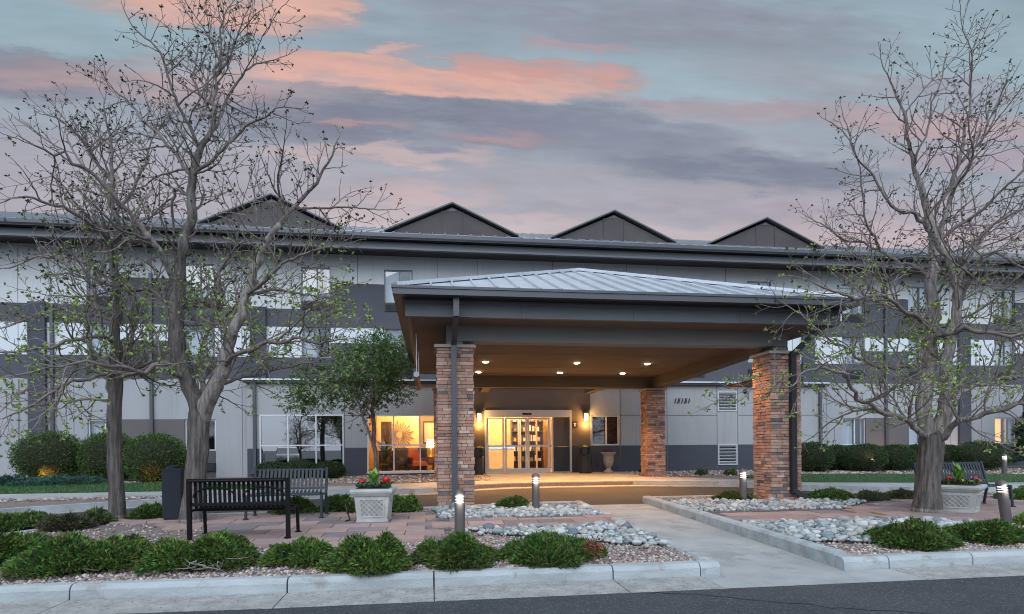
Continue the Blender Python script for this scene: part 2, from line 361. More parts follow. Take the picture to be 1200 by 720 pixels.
tag(mb.build('street_crack', mat('dark_crack', (.012, .012, .013), 1.0)), kind='structure')  # dark colour of the crack itself
RAMP_L, RAMP_R = 3.30, 4.86
# gutter pan and street kerb (segments with real joints)
pan = MB(); xs = [-40, -34, -28, -22, -16, -10.2, -3.62, -1.5, 0.02, 2.02, 3.06]
for a, b in zip(xs[:-1], xs[1:]): pan.prism([(a + .006, 5.84), (b - .006, 5.84), (b - .006, 6.40), (a + .006, 6.40)], -.2, lambda y: -.008 + (y - 5.84) * .01)
xs2 = [5.45, 6.6, 8.3, 11.3, 15, 21, 28, 40]
for a, b in zip(xs2[:-1], xs2[1:]): pan.prism([(a + .006, 5.84), (b - .006, 5.84), (b - .006, 6.40), (a + .006, 6.40)], -.2, lambda y: -.008 + (y - 5.84) * .01)
def ease(mb_): mb_.v = [(x, y + min(.15, .035 * max(0.0, -1.5 - x)), z) for x, y, z in mb_.v]   # the street line swings gently away on the left
ease(pan)
tag(pan.build('gutter_pan', m_pan), kind='structure')
def kerb_profile(mb_, x0, x1, y0, zt, zb=-.2, w=.17):
    pr = [(0, zb), (.012, zt - .05), (.03, zt - .018), (.06, zt), (w, zt + .003), (w, zb)]
    n = len(pr); vs = [(x0, y0 + a, z) for a, z in pr] + [(x1, y0 + a, z) for a, z in pr]
    mb_.add(vs, [tuple(range(n)), tuple(reversed(range(n, 2 * n)))] + [(i, n + i, n + (i + 1) % n, (i + 1) % n) for i in range(n)])
kb = MB()
for a, b in zip(xs[:-1], xs[1:]): kerb_profile(kb, a + .008, b - .008, 6.402, .142)
kerb_profile(kb, 3.06 + .004, RAMP_L - .0, 6.402, .142)
xs3 = [RAMP_R + .0, 5.46] + xs2[1:]
for a, b in zip(xs3[:-1], xs3[1:]): kerb_profile(kb, a + .008, b - .008, 6.402, .142)
ease(kb); tag(kb.build('street_kerb', m_conc), kind='structure')
# kerbs along both sides of the ramp
rk = MB()
def lane_kerb(mb_, x0, x1, y0, y1, lift, n=6):
    for i in range(n):
        a = y0 + (y1 - y0) * i / n + .005; b = y0 + (y1 - y0) * (i + 1) / n - .005
        pr = [(x0, 0), (x0 + .025, 1), (x1 - .025, 1), (x1, 0)]
        vs = []
        for y in (a, b):
            zt = g(y) + lift
            vs += [(x0, y, -.2), (x0, y, zt - .03), (x0 + .03, y, zt), (x1 - .03, y, zt), (x1, y, zt - .03), (x1, y, -.2)]
        mb_.add(vs, [tuple(reversed(range(6))), tuple(range(6, 12))] + [(k, (k + 1) % 6, 6 + (k + 1) % 6, 6 + k) for k in range(6)])
lane_kerb(rk, RAMP_L - .16, RAMP_L, 6.58, 12.75, .012, 3)
lane_kerb(rk, RAMP_R, RAMP_R + .2, 6.58, 13.15, .04, 3)
tag(rk.build('ramp_kerb', m_conc), kind='structure')
mb = MB()
ramp_z = lambda y: -.006 + max(0, (y - 6.3)) * ((g(12.8) - .116 + .006) / 6.5)
for a, b in ((5.845, 6.395), (6.4, 8.6), (8.606, 10.75), (10.756, 12.9)):
    x0, x1 = (3.06, 5.445) if a < 6 else (RAMP_L + .003, RAMP_R - .003)
    mb.prism([(x0, a), (x1, a), (x1, b), (x0, b)], -.22, ramp_z)
tag(mb.build('concrete_ramp', m_walk), kind='structure')

# drive aisle that loops in front of the entrance
mb = MB(); mb.sheet([(-60, 6.6), (-7.0, 6.6), (-6.0, 11.0), (-4.0, 11.9), (-1.8, 12.1), (3.0, 12.5), (3.0, 12.905), (5.0, 12.905), (5.0, 13.0), (9, 12.95), (16, 12.2), (40, 8.8), (60, 6.6), (60, 18.3), (-60, 18.3)], lambda y: g(y) - .12); tag(mb.build('driveway', m_asphd), kind='structure')

isl_back_l = [(RAMP_L - .16, 12.72), (2.4, 12.72), (.98, 12.5), (-.1, 12.3), (-1.8, 12.2), (-3.4, 12.1), (-4.87, 11.9), (-5.7, 11.4), (-6.3, 10.7), (-6.75, 9.7), (-7.4, 8.2), (-8.6, 6.9), (-9.6, 6.58)]
isl_l = isl_back_l + [(RAMP_L - .16, 6.58)]
isl_r = [(RAMP_R + .2, 6.58), (40, 6.58), (40, 9.0), (24, 11.0), (16, 12.4), (12, 13.0), (9, 13.15), (RAMP_R + .2, 13.15)]
mb = MB(); mb.prism(isl_l, -.25, lambda y: g(y) - .02); mb.prism(isl_r, -.25, lambda y: g(y) - .02); tag(mb.build('gravel_bed', m_grav), kind='structure')
def strip(mb_, pts, w, zf, z0=-.25, closed=False):     # a kerb that follows a polyline
    P = [Vector((x, y)) for x, y in pts]; n = len(P)
    for i in range(n - 1):
        d = (P[i + 1] - P[i]).normalized()
        def nrm(k):
            a = (P[k] - P[k - 1]).normalized() if k > 0 else d; b = (P[k + 1] - P[k]).normalized() if k < n - 1 else d
            t = (a + b).normalized(); return Vector((-t.y, t.x)) / max(.5, t.dot(a))
        p, q = P[i], P[i + 1]; a, b = p + nrm(i) * w, q + nrm(i + 1) * w
        mb_.prism([tuple(p), tuple(q), tuple(b), tuple(a)], z0, zf)
mb = MB(); strip(mb, list(reversed(isl_back_l[1:])), -.15, lambda y: g(y) + .004); strip(mb, [(RAMP_R + .21, 13.16), (9, 13.16), (12, 13.01), (16, 12.41), (24, 11.01), (40, 9.01)], .15, lambda y: g(y) + .004)
mb.prism([(2.4, 12.575), (RAMP_L - .165, 12.575), (RAMP_L - .165, 12.72), (2.4, 12.72)], -.25, lambda y: g(y) + .006)
tag(mb.build('drive_kerb', m_conc), kind='structure')

# building-side bank: kerb, gravel strip, walk, lawn, beds
far = [(-30, 8.0), (-13, 9.4), (-10.2, 11.6), (-8.5, 13.5), (-6.2, 14.9), (-4.2, 15.5), (-2.3, 15.9), (-.1, 16.3), (.9, 17.0), (2.2, 17.5), (3.4, 17.6), (6.2, 17.6), (9.1, 16.8), (10.2, 15.5), (12, 14.3), (14, 13.6), (18, 12.9), (24, 11.8), (40, 9.2)]
bank = far + [(40, 24), (-30, 24)]
mb = MB(); mb.prism(bank, -.2, lambda y: g(y) - .01); tag(mb.build('bank', m_grav), kind='structure')
mb = MB(); strip(mb, far[:9], -.16, lambda y: g(y) + .03, -.2); strip(mb, far[11:], -.16, lambda y: g(y) + .03, -.2); tag(mb.build('bank_kerb', m_conc), kind='structure')
mb = MB()
strip(mb, [(x, y - .02) for x, y in far], -.42, lambda y: g(y) - .108, -.3)
tag(mb.build('drive_gutter_pan', m_pan), kind='structure')
wl = [(-30, 14.0), (-14, 14.8), (-10.2, 15.4), (-8.2, 15.7), (-6.5, 15.9), (-4.2, 16.05), (-2.3, 16.15), (-.1, 16.55), (.9, 17.05), (2.2, 17.52)]
wlu = [(2.2, 18.6), (-.1, 18.2), (-2.3, 17.5), (-4.2, 17.1), (-6.9, 16.75), (-11, 16.8), (-14, 16.5), (-30, 16)]
zwk = lambda y: g(y) + .016
mb = MB(); mb.prism(wl + [(3.4, 17.62), (6.2, 17.62), (8.0, 17.15), (8.2, 18.9), (7.2, 19.0), (7.2, 20.6), (8.2, 21.8), (1.3, 21.8), (1.3, 19.2)] + wlu, -.1, zwk)
wr = [(8.02, 17.12), (9.1, 16.83), (10.2, 15.53), (12, 14.33), (14, 13.63), (18, 12.93), (24, 11.83), (40, 9.3)]
mb.prism(wr + [(40, 10.4), (24, 13.2), (18, 14.6), (14, 15.3), (11, 16.0), (9.6, 17.4), (8.22, 18.7)], -.1, zwk)
tag(mb.build('entrance_walk', m_walk), kind='structure')
lawn_l = [(-30, 16.05), (-14, 16.55), (-11, 16.85), (-6.9, 16.8), (-4.6, 17.1), (-5.0, 18.4), (-8.4, 19.9), (-13, 19.4), (-30, 19.2)]
lawn_r = [(11, 16.1), (14, 15.4), (18, 14.7), (24, 13.3), (40, 10.5), (40, 14.5), (24, 17.0), (19.8, 17.7), (15, 18.9), (12.5, 19.4), (10.6, 19.0), (10.3, 18.2)]
mb = MB(); mb.sheet(lawn_l, lambda y: g(y) + .02); mb.sheet(lawn_r, lambda y: g(y) + .02); tag(mb.build('lawn', m_lawn), kind='structure')

# paver patio and path
def paver_area(polys, name, tones, w=.62, h=.40, rot=0.0, seed=1):
    rnd = random.Random(seed); mb_ = MB()
    cR, sR = cos(rot), sin(rot)
    for poly in polys:
        x0 = min(p[0] for p in poly) - 1; x1 = max(p[0] for p in poly) + 1; y0 = min(p[1] for p in poly) - 1; y1 = max(p[1] for p in poly) + 1
        j = 0; y = y0
        while y < y1:
            x = x0 + (j % 2) * w * .5
            while x < x1:
                cxm, cym = x + w / 2, y + h / 2
                if inpoly((cxm, cym), poly):
                    t = rnd.choice(tones); k = rnd.uniform(.86, 1.1); c = tuple(a * k for a in t); dz = rnd.uniform(-.003, .003)
                    a, b, c0, d0 = x + .007, x + w - .007, y + .007, y + h - .007
                    z = lambda yy: g(yy) + .012 + dz
                    mb_.prism([(a, c0), (b, c0), (b, d0), (a, d0)], lambda yy: g(yy) - .06, z, c)
                x += w
            y += h; j += 1
    return mb_
m_pave = mat('paver_blocks', (.9, .9, .9), .88, (.72, .70, .70), 3.5, attr='col', bump=.3, bscale=70)
tones = [(.42, .285, .25), (.44, .305, .27), (.38, .26, .235), (.40, .29, .265), (.43, .295, .255), (.27, .215, .215)]
patio_l = [(-6.0, 11.6), (-4.9, 12.0), (-3.4, 11.9), (0.0, 11.35), (0.10, 10.45), (0.1, 8.4), (-1.4, 8.2), (-3.2, 8.6), (-3.2, 9.7), (-4.6, 10.6)]
path_l = [(.1, 9.4), (3.14, 9.4), (3.14, 10.3), (.1, 10.3)]
path_r = [(5.06, 9.2), (7.9, 9.2), (7.9, 10.4), (5.06, 10.4)]
patio_r = [(7.9, 9.0), (9.6, 8.3), (14, 8.0), (22, 8.4), (22, 11.2), (14, 12.2), (9.6, 12.0), (8.8, 10.8), (7.9, 10.4)]
paver_area([patio_l, path_l, path_r, patio_r], 'p', tones, .60, .42).build('pavers', m_pave)['kind'] = 'structure'
mb = MB(); ed = [(.1, 9.335, 3.14), (.1, 10.36, 3.14), (5.06, 9.135, 7.9), (5.06, 10.46, 7.9)]
for x0, y, x1 in ed:
    x = x0
    while x < x1 - .05:
        mb.prism([(x + .004, y - .05), (min(x + .3, x1) - .004, y - .05), (min(x + .3, x1) - .004, y + .05), (x + .004, y + .05)], lambda yy: g(yy) - .06, lambda yy: g(yy) + .014); x += .3
tag(mb.build('paver_edging', mat('charcoal_edging', (.15, .13, .135), .9, (.10, .09, .09), 6)), kind='structure')

# ------------------------------------------------------------------ the hotel
XL, XR = -24.0, 34.0
YU, YLB = 22.2, 21.85                                  # upper wall plane, lobby wall plane
hotel = thing('hotel_building', 'three storey grey and charcoal stucco hotel with gabled metal roof', 'building', (0, YU, .5))
pairs = [(-18.45, -15.35), (-11.25, -8.1), (-4.1, -1.14), (3.2, 6.2), (10.3, 13.2), (17.36, 20.4), (24.5, 27.5)]
WH = .52
ZC = [0.40, 1.46, 2.58, 4.0, 4.81, 5.37, 5.91, 6.57, 6.87, 7.54, 8.10, 8.75]
xcuts = [XL]; zones = []
for a, b in pairs: xcuts += [a - WH, a + WH, b - WH, b + WH]
xcuts.append(XR)
LOB0, LOB1 = -6.42, 15.8
light, taupe, jn = MB(), MB(), MB(); darks = []
dark = 'dark'
wins = []
def zone_of(i):
    if i % 4 == 0: return 'wide'
    return 'pair' if i % 4 == 2 else 'win'
for i in range(len(xcuts) - 1):
    x0, x1 = xcuts[i], xcuts[i + 1]; zn = zone_of(i)
    up_, lo_, gd_, tp_, gl_, ws_ = MB(), MB(), MB(), MB(), MB(), MB(); darks += [(gl_, m_ground), (ws_, m_strip), (up_, m_dark), (lo_, m_dark), (gd_, m_dark), (tp_, m_brownw)]
    for k in range(len(ZC) - 1):
        z0, z1 = ZC[k], ZC[k + 1]; ground = z1 <= 4.01
        if ground:                                     # hidden behind or replaced by the lobby block
            a, b = x0, x1
            pieces = []
            if a < LOB0: pieces.append((a, min(b, LOB0)))
            if b > LOB1: pieces.append((max(a, LOB1), b))
        else: pieces = [(x0, x1)]
        for a, b in pieces:
            if b - a < 1e-3: continue
            if zn == 'win':
                if (4.81 <= z0 < 5.9) or (6.86 <= z0 < 8.09) or (1.45 <= z0 < 2.57): continue
                if z0 == 6.57 or 5.9 < z0 < 6.57: tgt = dark
                elif z0 > 8: tgt = light
                elif 2.57 < z0 < 4.0: tgt = light
                elif z0 < 4.8: tgt = dark
                else: tgt = light
            elif zn == 'wide':
                if 5.9 < z0 < 6.57 or 3.99 < z0 < 4.8: tgt = dark
                else: tgt = light
            else:
                if 5.9 < z0 < 7.5 or 3.99 < z0 < 5.36: tgt = dark
                elif z0 < 2.57: tgt = taupe if z0 > 1.4 else dark
                else: tgt = light
            if tgt is dark: tgt = up_ if z0 > 5.8 else lo_ if z0 > 3.9 else gd_
            if tgt is taupe: tgt = tp_
            if tgt is light and ground: tgt = gl_
            if tgt is light and 4.8 < z0 < 5.9: tgt = ws_
            tgt.box(a, b, YU, YU + .14, z0, z1)
    if zn == 'win': wins.append((x0, x1))
# dark joints and panel seams
for a, b in pairs:
    for x in (a + WH + .0, b - WH - .0): pass
    c = (a + b) / 2
    jn.box(c - .01, c + .01, YU - .004, YU + .01, 7.545, 8.7)
    jn.box(b + WH + .9, b + WH + .915, YU - .004, YU + .01, 6.58, 8.7); jn.box(b + WH + .9, b + WH + .915, YU - .004, YU + .01, 4.82, 5.9)
    jn.box(a - WH - .9, a - WH - .885, YU - .004, YU + .01, 6.58, 8.7)
    for x in (b + WH + .9, b + WH + 2.4):
        if not (LOB0 - .1 < x < LOB1 + .1): jn.box(x - .008, x + .008, YU - .004, YU + .01, .5, 3.95)
for x in (-12.2, -14.6, -13.9):
    jn.box(x - .008, x + .008, YU - .004, YU + .01, .5, 3.95)
jn.box(17.36 - 2.2, 17.36 - .53, YU - .004, YU + .01, 2.575, 2.59)
light.build('wall', m_stucco, hotel, world=True)
for q, m_ in darks:
    if q.v: q.build('wall_band', m_, hotel, world=True)
jn.build('wall_joint', m_joint, hotel, world=True)
# white drip trims on top of the dark panels
tr = MB()
for a, b in pairs:
    tr.box(a + WH + .003, b - WH - .003, YU - .02, YU - .002, 7.54, 7.575); tr.box(a + WH + .003, b - WH - .003, YU - .02, YU - .002, 5.345, 5.37)
tr.build('drip_trim', m_stucco, hotel, world=True)
# pilasters in the middle of the wide bays
for k in range(len(pairs) - 1):
    c = (pairs[k][1] + pairs[k + 1][0]) / 2
    p = MB()
    if LOB0 < c < LOB1 - .5: p.box(c - .27, c + .27, YU - .12, YU - .002, 4.03, 6.60)
    else: p.box(c - .27, c + .27, YU - .12, YU - .002, .35, 6.60)
    p.build('pilaster', m_slate, hotel, world=True)
# wall behind the windows and core mass
core = MB(); core.box(XL, XR, YU + .75, YU + 9, 4.02, 8.75); core.box(XL, LOB0, YU + .75, YU + 9, .3, 4.0); core.box(LOB1, XR, YU + .75, YU + 9, .3, 4.0)
core.build('wall_core', m_indark, hotel, world=True)
rndw = random.Random(5)
def window(x0, x1, z0, z1, y, style, sash='left', frame=m_alud, fw=.04):
    f = MB(); yy0, yy1 = y + .05, y + .11
    f.box(x0, x1, yy0, yy1, z0, z0 + fw); f.box(x0, x1, yy0, yy1, z1 - fw, z1)
    f.box(x0, x0 + fw, yy0, yy1, z0 + fw, z1 - fw); f.box(x1 - fw, x1, yy0, yy1, z0 + fw, z1 - fw)
    xm = x0 + (x1 - x0) * (.54 if sash == 'left' else .46); f.box(xm - .022, xm + .022, yy0 - .01, yy1, z0 + fw, z1 - fw)
    w = f.build('window', frame, hotel, world=True)
    g1 = MB(); g1.add([(x0 + fw, y + .085, z0 + fw), (xm - .02, y + .085, z0 + fw), (xm - .02, y + .085, z1 - fw), (x0 + fw, y + .085, z1 - fw)], [(0, 1, 2, 3)])
    g1.add([(xm + .02, y + .075, z0 + fw), (x1 - fw, y + .075, z0 + fw), (x1 - fw, y + .075, z1 - fw), (xm + .02, y + .075, z1 - fw)], [(0, 1, 2, 3)])
    pane = g1.build('pane', m_pane, w, shift=-hotel.location)
    def curtain(a, b, m_, name='curtain'):
        c = MB(); n = max(6, int((b - a) / .022)); vs = []
        for i in range(n + 1):
            x = a + (b - a) * i / n; yy = y + .24 + .022 * sin(i * 1.9) + .01 * sin(i * .7 + a)
            vs += [(x, yy, z0 + .02), (x, yy, z1 - .01)]
        c.add(vs, [(2 * i, 2 * i + 2, 2 * i + 3, 2 * i + 1) for i in range(n)]); c.build(name, m_, w, shift=-hotel.location, smooth=True)
    if style == 'half': curtain(x0 + .02, xm + rndw.uniform(-.02, .05), m_curtain); curtain(x1 - rndw.uniform(.08, .2), x1 - .02, m_curtain)
    elif style == 'full': curtain(x0 + .02, x1 - .02, m_curtain)
    elif style == 'lit': curtain(x0 + .02, xm, m_litcur); curtain(x1 - .12, x1 - .02, m_curtain)
    return w
for i, (x0, x1) in enumerate(wins):
    if x1 < -16 or x0 > 26.5: continue
    left = i % 2 == 0
    st3 = rndw.choice(['half', 'half', 'full', 'half']); st2 = rndw.choice(['half', 'full', 'half'])
    if x0 < 3 or x0 > 9: window(x0 + .003, x1 - .003, 6.872, 8.097, YU, st3)
    else: window(x0 + .003, x1 - .003, 6.872, 8.097, YU, 'full')
    window(x0 + .003, x1 - .003, 4.812, 5.905, YU, st2)
    if x1 < LOB0 or x0 > LOB1: window(x0 + .003, x1 - .003, 1.462, 2.577, YU, 'lit' if 23 < x0 < 25 else 'half', frame=m_alu)
    for z0, z1 in ((6.555, 6.862), (4.22, 4.55), (.72, 1.02)):
        if z0 < 1 and LOB0 < x0 < LOB1: continue
        ac = MB(); ac.box(x0 + .01, x1 - .01, YU - .035, YU - .003, z0, z1)
        o = ac.build('air_conditioner', m_black, hotel, world=True)
        s = MB(); zz = z0 + .04
        while zz < z1 - .03: s.obox(((x0 + x1) / 2, YU - .042, zz), WH - .05, .009, .005, Matrix.Rotation(.6, 3, 'X')); zz += .034
        s.build('grille', m_gutter, o, shift=-hotel.location)
# downspouts of the main wall
for x, z0, z1 in ((-9.68, .5, 7.7), (18.78, .5, 8.3), (-6.15, .55, 3.84), (15.55, .55, 3.84), (-12.84, .5, 6.5), (26.0, .5, 8.3)):
    yw = YU if (x < LOB0 or x > LOB1) else YLB
    d = MB(); d.box(x - .05, x + .05, yw - .10, yw - .004, z0 + .2, z1); d.bar((x, yw - .055, z0 + .24), (x, yw - .35, z0 + .06), .095, .09)
    d.build('downspout', m_gutter, hotel, world=True)
# eave: soffit, fascia, gutter, roof, gables
s = MB(); s.box(XL, XR, 21.27, YU + .2, 8.60, 8.66); s.build('soffit', m_black, hotel, world=True)
s = MB(); s.box(XL, XR, 21.3 - .06, 21.27, 8.50, 8.80); s.box(XL, XR, 21.12, 21.24, 8.503, 8.57); s.build('fascia', m_fascia, hotel, world=True)
s = MB(); s.box(XL, XR, 21.0, 21.3, 8.82, 8.835); s.build('gutter_shade_strip', m_black, hotel, world=True)  # black strip standing in for the shade under the gutter
s = MB(); s.add([(XL, 20.98, 8.90), (XL, 20.98, 9.02), (XL, 21.02, 9.035), (XL, 21.3, 9.035), (XL, 21.3, 8.84), (XL, 21.02, 8.84), (XR, 20.98, 8.90), (XR, 20.98, 9.02), (XR, 21.02, 9.035), (XR, 21.3, 9.035), (XR, 21.3, 8.84), (XR, 21.02, 8.84)],
      [(0, 1, 2, 3, 4, 5), (11, 10, 9, 8, 7, 6)] + [(i, 6 + i, 6 + (i + 1) % 6, (i + 1) % 6) for i in range(6)]); s.build('gutter', m_gutter, hotel, world=True)
RZ = lambda y: 9.03 + (y - 21.0) * .385
s = MB(); s.add([(XL, 21.0, RZ(21)), (XR, 21.0, RZ(21)), (XR, 30, RZ(30)), (XL, 30, RZ(30)), (XR, 39, RZ(21)), (XL, 39, RZ(21))], [(0, 1, 2, 3), (3, 2, 4, 5), (0, 3, 5), (1, 4, 2)])
x = XL + .2
while x < XR:
    s.bar((x, 21.0, RZ(21) + .02), (x, 30, RZ(30) + .02), .03, .05); x += .46
s.build('roof', m_roofd, hotel, world=True)
for c in (-5.56, .86, 7.08, 13.37):
    hw, zb, za = 2.38, 9.42, 10.50; yf = 22.0; yb = 25.2
    w = MB(); w.add([(c - hw + .1, yf, zb), (c + hw - .1, yf, zb), (c, yf, za - .06)], [(0, 1, 2)]); 
    gb = w.build('gable', m_gable, hotel, world=True)
    b = MB()
    for xx, hh in ((c - .4, .86), (c + .4, .86)): b.box(xx - .02, xx + .02, yf - .02, yf - .003, zb, zb + hh)
    b.build('batten', m_gable, gb, shift=-hotel.location)
    r_ = MB()
    for sg in (-1, 1):
        A = Vector((c + sg * (hw + .1), yf - .14, zb - .0)); B = Vector((c, yf - .14, za + .04)); dv = Vector((0, yb - yf + .3, 0)); t = Vector((0, 0, .055))
        r_.add([A, B, B + dv, A + dv, A + t, B + t, B + dv + t, A + dv + t], [(0, 1, 2, 3), (7, 6, 5, 4), (0, 4, 5, 1), (1, 5, 6, 2), (2, 6, 7, 3), (3, 7, 4, 0)])
    r_.build('gable_roof', m_fascia, gb, shift=-hotel.location)
    v = MB(); v.add([(c - .2, yf - .012, za - .20), (c + .2, yf - .012, za - .20), (c, yf - .012, za - .10)], [(0, 1, 2)]); v.build('vent', m_gutter, gb, shift=-hotel.location)

# lobby block
ZB, ZJ, ZT = 1.52, 2.68, 3.84
A0, A1, B0_, B1_ = -6.0, -3.11, -2.29, .56
D0, D1, S0, S1 = 1.99, 5.29, 6.08, 7.18
cells_x = [LOB0, A0, A1, B0_, B1_, 1.0, D0, D1, 6.02, S0, S1, 11.19, 12.0, LOB1]
lw, lb, jl, le_ = MB(), MB(), MB(), MB()
def lobrect(x0, x1, z0, z1):
    if z0 < ZB < z1: lobrect(x0, x1, z0, ZB); lobrect(x0, x1, ZB, z1); return
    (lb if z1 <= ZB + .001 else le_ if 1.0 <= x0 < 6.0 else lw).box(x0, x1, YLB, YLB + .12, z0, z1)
for x0, x1 in zip(cells_x[:-1], cells_x[1:]):
    if x0 == A0: lobrect(x0, x1, 2.72, ZT); lobrect(x0, x1, .3, .70)
    elif x0 == B0_: lobrect(x0, x1, 2.70, ZT); lobrect(x0, x1, .3, .62)
    elif x0 == D0: lobrect(x0, x1, 2.88, ZT)
    elif x0 == S0: lobrect(x0, x1, ZJ, ZT); lobrect(x0, x1, .3, 1.525)
    elif x0 == 11.19: lobrect(x0, x1, 3.62, ZT); lobrect(x0, x1, 1.55, 2.84); lobrect(x0, x1, .3, .72)
    else: lobrect(x0, x1, .3, ZT)
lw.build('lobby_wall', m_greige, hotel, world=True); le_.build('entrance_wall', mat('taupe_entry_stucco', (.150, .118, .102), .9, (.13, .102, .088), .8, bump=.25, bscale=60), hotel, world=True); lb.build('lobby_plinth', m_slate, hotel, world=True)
for x in (-4.55, A1 + .03, 1.0, 1.94, 4.4, 6.02, 7.22, 9.1, 11.16, 12.03, 13.6):
    za = .55 if not (A0 < x < A1 + .02 or D0 < x < D1) else 2.9
    jl.box(x - .012, x + .012, YLB - .004, YLB + .01, za, ZT)
for x0, x1 in ((LOB0, A0), (A1, B0_), (B1_, D0), (D1, S0 - .07), (S1, 11.15), (12.04, LOB1)): jl.box(x0 + .003, x1 - .003, YLB - .005, YLB + .01, ZJ - .012, ZJ + .012)
jl.build('wall_joint', m_joint, hotel, world=True)
s = MB(); s.box(LOB0 - .1, LOB1 + .1, YLB - .14, YU - .01, ZT, 3.93); s.build('parapet', m_black, hotel, world=True)
s = MB(); s.box(LOB0 - .13, LOB1 + .13, YLB - .17, YU - .012, 3.933, 3.985); s.build('coping', m_roofm, hotel, world=True)
s = MB(); s.box(LOB0, LOB0 + .12, YLB + .121, YU + .7, .3, ZT); s.box(LOB1 - .12, LOB1, YLB + .121, YU + .7, .3, ZT); s.build('lobby_side_wall', m_greige, hotel, world=True)

def grid_window(x0, x1, z0, z1, nx, zt, glass, name='window'):
    f = MB(); y0, y1 = YLB - .012, YLB + .06; w = .045
    for k in range(nx + 1):
        x = x0 + (x1 - x0) * k / nx; a = x if k == 0 else x - w / 2 if k < nx else x - w
        f.box(a, a + w, y0, y1, z0, z1)
    for z in (z0, zt - w / 2, z1 - w):
        for k in range(nx):
            a = x0 + (x1 - x0) * k / nx + (w if k == 0 else w / 2); b = x0 + (x1 - x0) * (k + 1) / nx - (w if k == nx - 1 else w / 2)
            f.box(a, b, y0 + .004, y1, z, z + w)
    o = f.build(name, m_alu, hotel, world=True)
    p = MB(); p.add([(x0 + .01, YLB + .03, z0 + .01), (x1 - .01, YLB + .03, z0 + .01), (x1 - .01, YLB + .03, z1 - .01), (x0 + .01, YLB + .03, z1 - .01)], [(0, 1, 2, 3)])
    p.build('pane', glass, o, shift=-hotel.location)
    s_ = MB(); s_.box(x0 - .02, x1 + .02, YLB - .06, YLB - .014, z0 - .05, z0 + .0); s_.build('sill', m_alu, o, shift=-hotel.location)
    return o
grid_window(A0, A1, .70, 2.72, 3, 1.62, m_paned)
grid_window(B0_, B1_, .62, 2.70, 3, 1.60, m_panec)
w = window(S0 + .003, S1 - .003, 1.53, ZJ - .004, YLB, 'none', frame=m_alu, fw=.05)
s = MB(); z = 1.58
while z < ZJ - .05: s.obox(((S0 + S1) / 2, YLB + .2, z), .5, .022, .004, Matrix.Rotation(.5, 3, 'X')); z += .05
s.build('blind', m_blind, w, shift=-hotel.location)
# louvred vents
for z0, z1 in ((2.84, 3.62), (.72, 1.55)):
    f = MB(); x0, x1 = 11.19, 12.0; f.box(x0, x1, YLB - .02, YLB + .1, z0, z0 + .05); f.box(x0, x1, YLB - .02, YLB + .1, z1 - .05, z1)
    f.box(x0, x0 + .05, YLB - .02, YLB + .1, z0 + .05, z1 - .05); f.box(x1 - .05, x1, YLB - .02, YLB + .1, z0 + .05, z1 - .05)
    o = f.build('louvre_vent', m_vent, hotel, world=True)
    s = MB()
    for k in range(6): s.obox(((x0 + x1) / 2, YLB + .03, z0 + .11 + k * (z1 - z0 - .16) / 5.4), (x1 - x0) / 2 - .05, .045, .012, Matrix.Rotation(-.7, 3, 'X'))
    s.build('slats', m_vent, o, shift=-hotel.location)
    b = MB(); b.box(x0 + .05, x1 - .05, YLB + .1, YLB + .115, z0 + .05, z1 - .05); b.build('backing', m_black, o, shift=-hotel.location)
# narrow ribbed cover on the plinth and the plinth access panel
s = MB(); 
for k in range(7): s.box(8.1 + k * .11, 8.19 + k * .11, YLB - .012, YLB - .002, .55, 1.2)
s.build('plinth_ribs', m_slate, hotel, world=True)
s = MB(); s.box(6.3, 7.16, YLB - .03, YLB - .003, .72, 1.12); s.build('access_panel', m_gutter, hotel, world=True)

# sliding entrance doors
ZD0, ZD1 = g(YLB) + .03, 2.88
dr = MB(); dr.box(D0, D1, YLB - .08, YLB + .1, 2.62, ZD1); dr.box(D0, D0 + .06, YLB - .06, YLB + .1, ZD0, 2.62); dr.box(D1 - .06, D1, YLB - .06, YLB + .1, ZD0, 2.62)
dr.box(D0 + .06, D1 - .06, YLB + .02, YLB + .1, ZD0 - .02, ZD0 + .02); dr.box(4.52, 4.58, YLB - .01, YLB + .08, ZD0 + .02, 2.618)
entry = dr.build('entrance', m_white, hotel, world=True)
s = MB(); s.box(3.4, 3.75, YLB - .1, YLB - .082, 2.70, 2.77); s.build('motion_sensor', m_black, entry, shift=-hotel.location)
def leaf(x0, x1, y, name='door'):
    f = MB(); w = .07; z0, z1 = ZD0 + .025, 2.60
    f.box(x0, x0 + w, y, y + .045, z0, z1); f.box(x1 - w, x1, y, y + .045, z0, z1)
    f.box(x0 + w, x1 - w, y + .002, y + .043, z0, z0 + .14); f.box(x0 + w, x1 - w, y + .002, y + .043, z1 - w, z1); f.box(x0 + w, x1 - w, y + .002, y + .043, 1.5, 1.57)
    o = f.build(name, m_white, hotel, world=True)
    p = MB(); p.add([(x0 + w, y + .022, z0 + .1), (x1 - w, y + .022, z0 + .1), (x1 - w, y + .022, z1 - w), (x0 + w, y + .022, z1 - w)], [(0, 1, 2, 3)])
    p.build('pane', m_panec, o, shift=-hotel.location)
leaf(2.74, 3.585, YLB - .05); leaf(3.595, 4.44, YLB - .05)
for x0, x1 in ((D0 + .065, 2.72),):
    leaf(x0, x1, YLB + .01, 'side_panel')
p = MB(); p.add([(4.44, YLB + .05, ZD0), (4.52, YLB + .05, ZD0), (4.52, YLB + .05, 2.61), (4.44, YLB + .05, 2.61)], [(0, 1, 2, 3)]); p.build('pane', m_panec, entry, shift=-hotel.location)
f = MB(); f.box(4.60, D1 - .065, YLB + .04, YLB + .06, 1.5, 2.615); f.box(4.44, 4.515, YLB + .03, YLB + .07, 1.5, 1.56); f.build('upper_panel', m_brownw, entry, shift=-hotel.location)
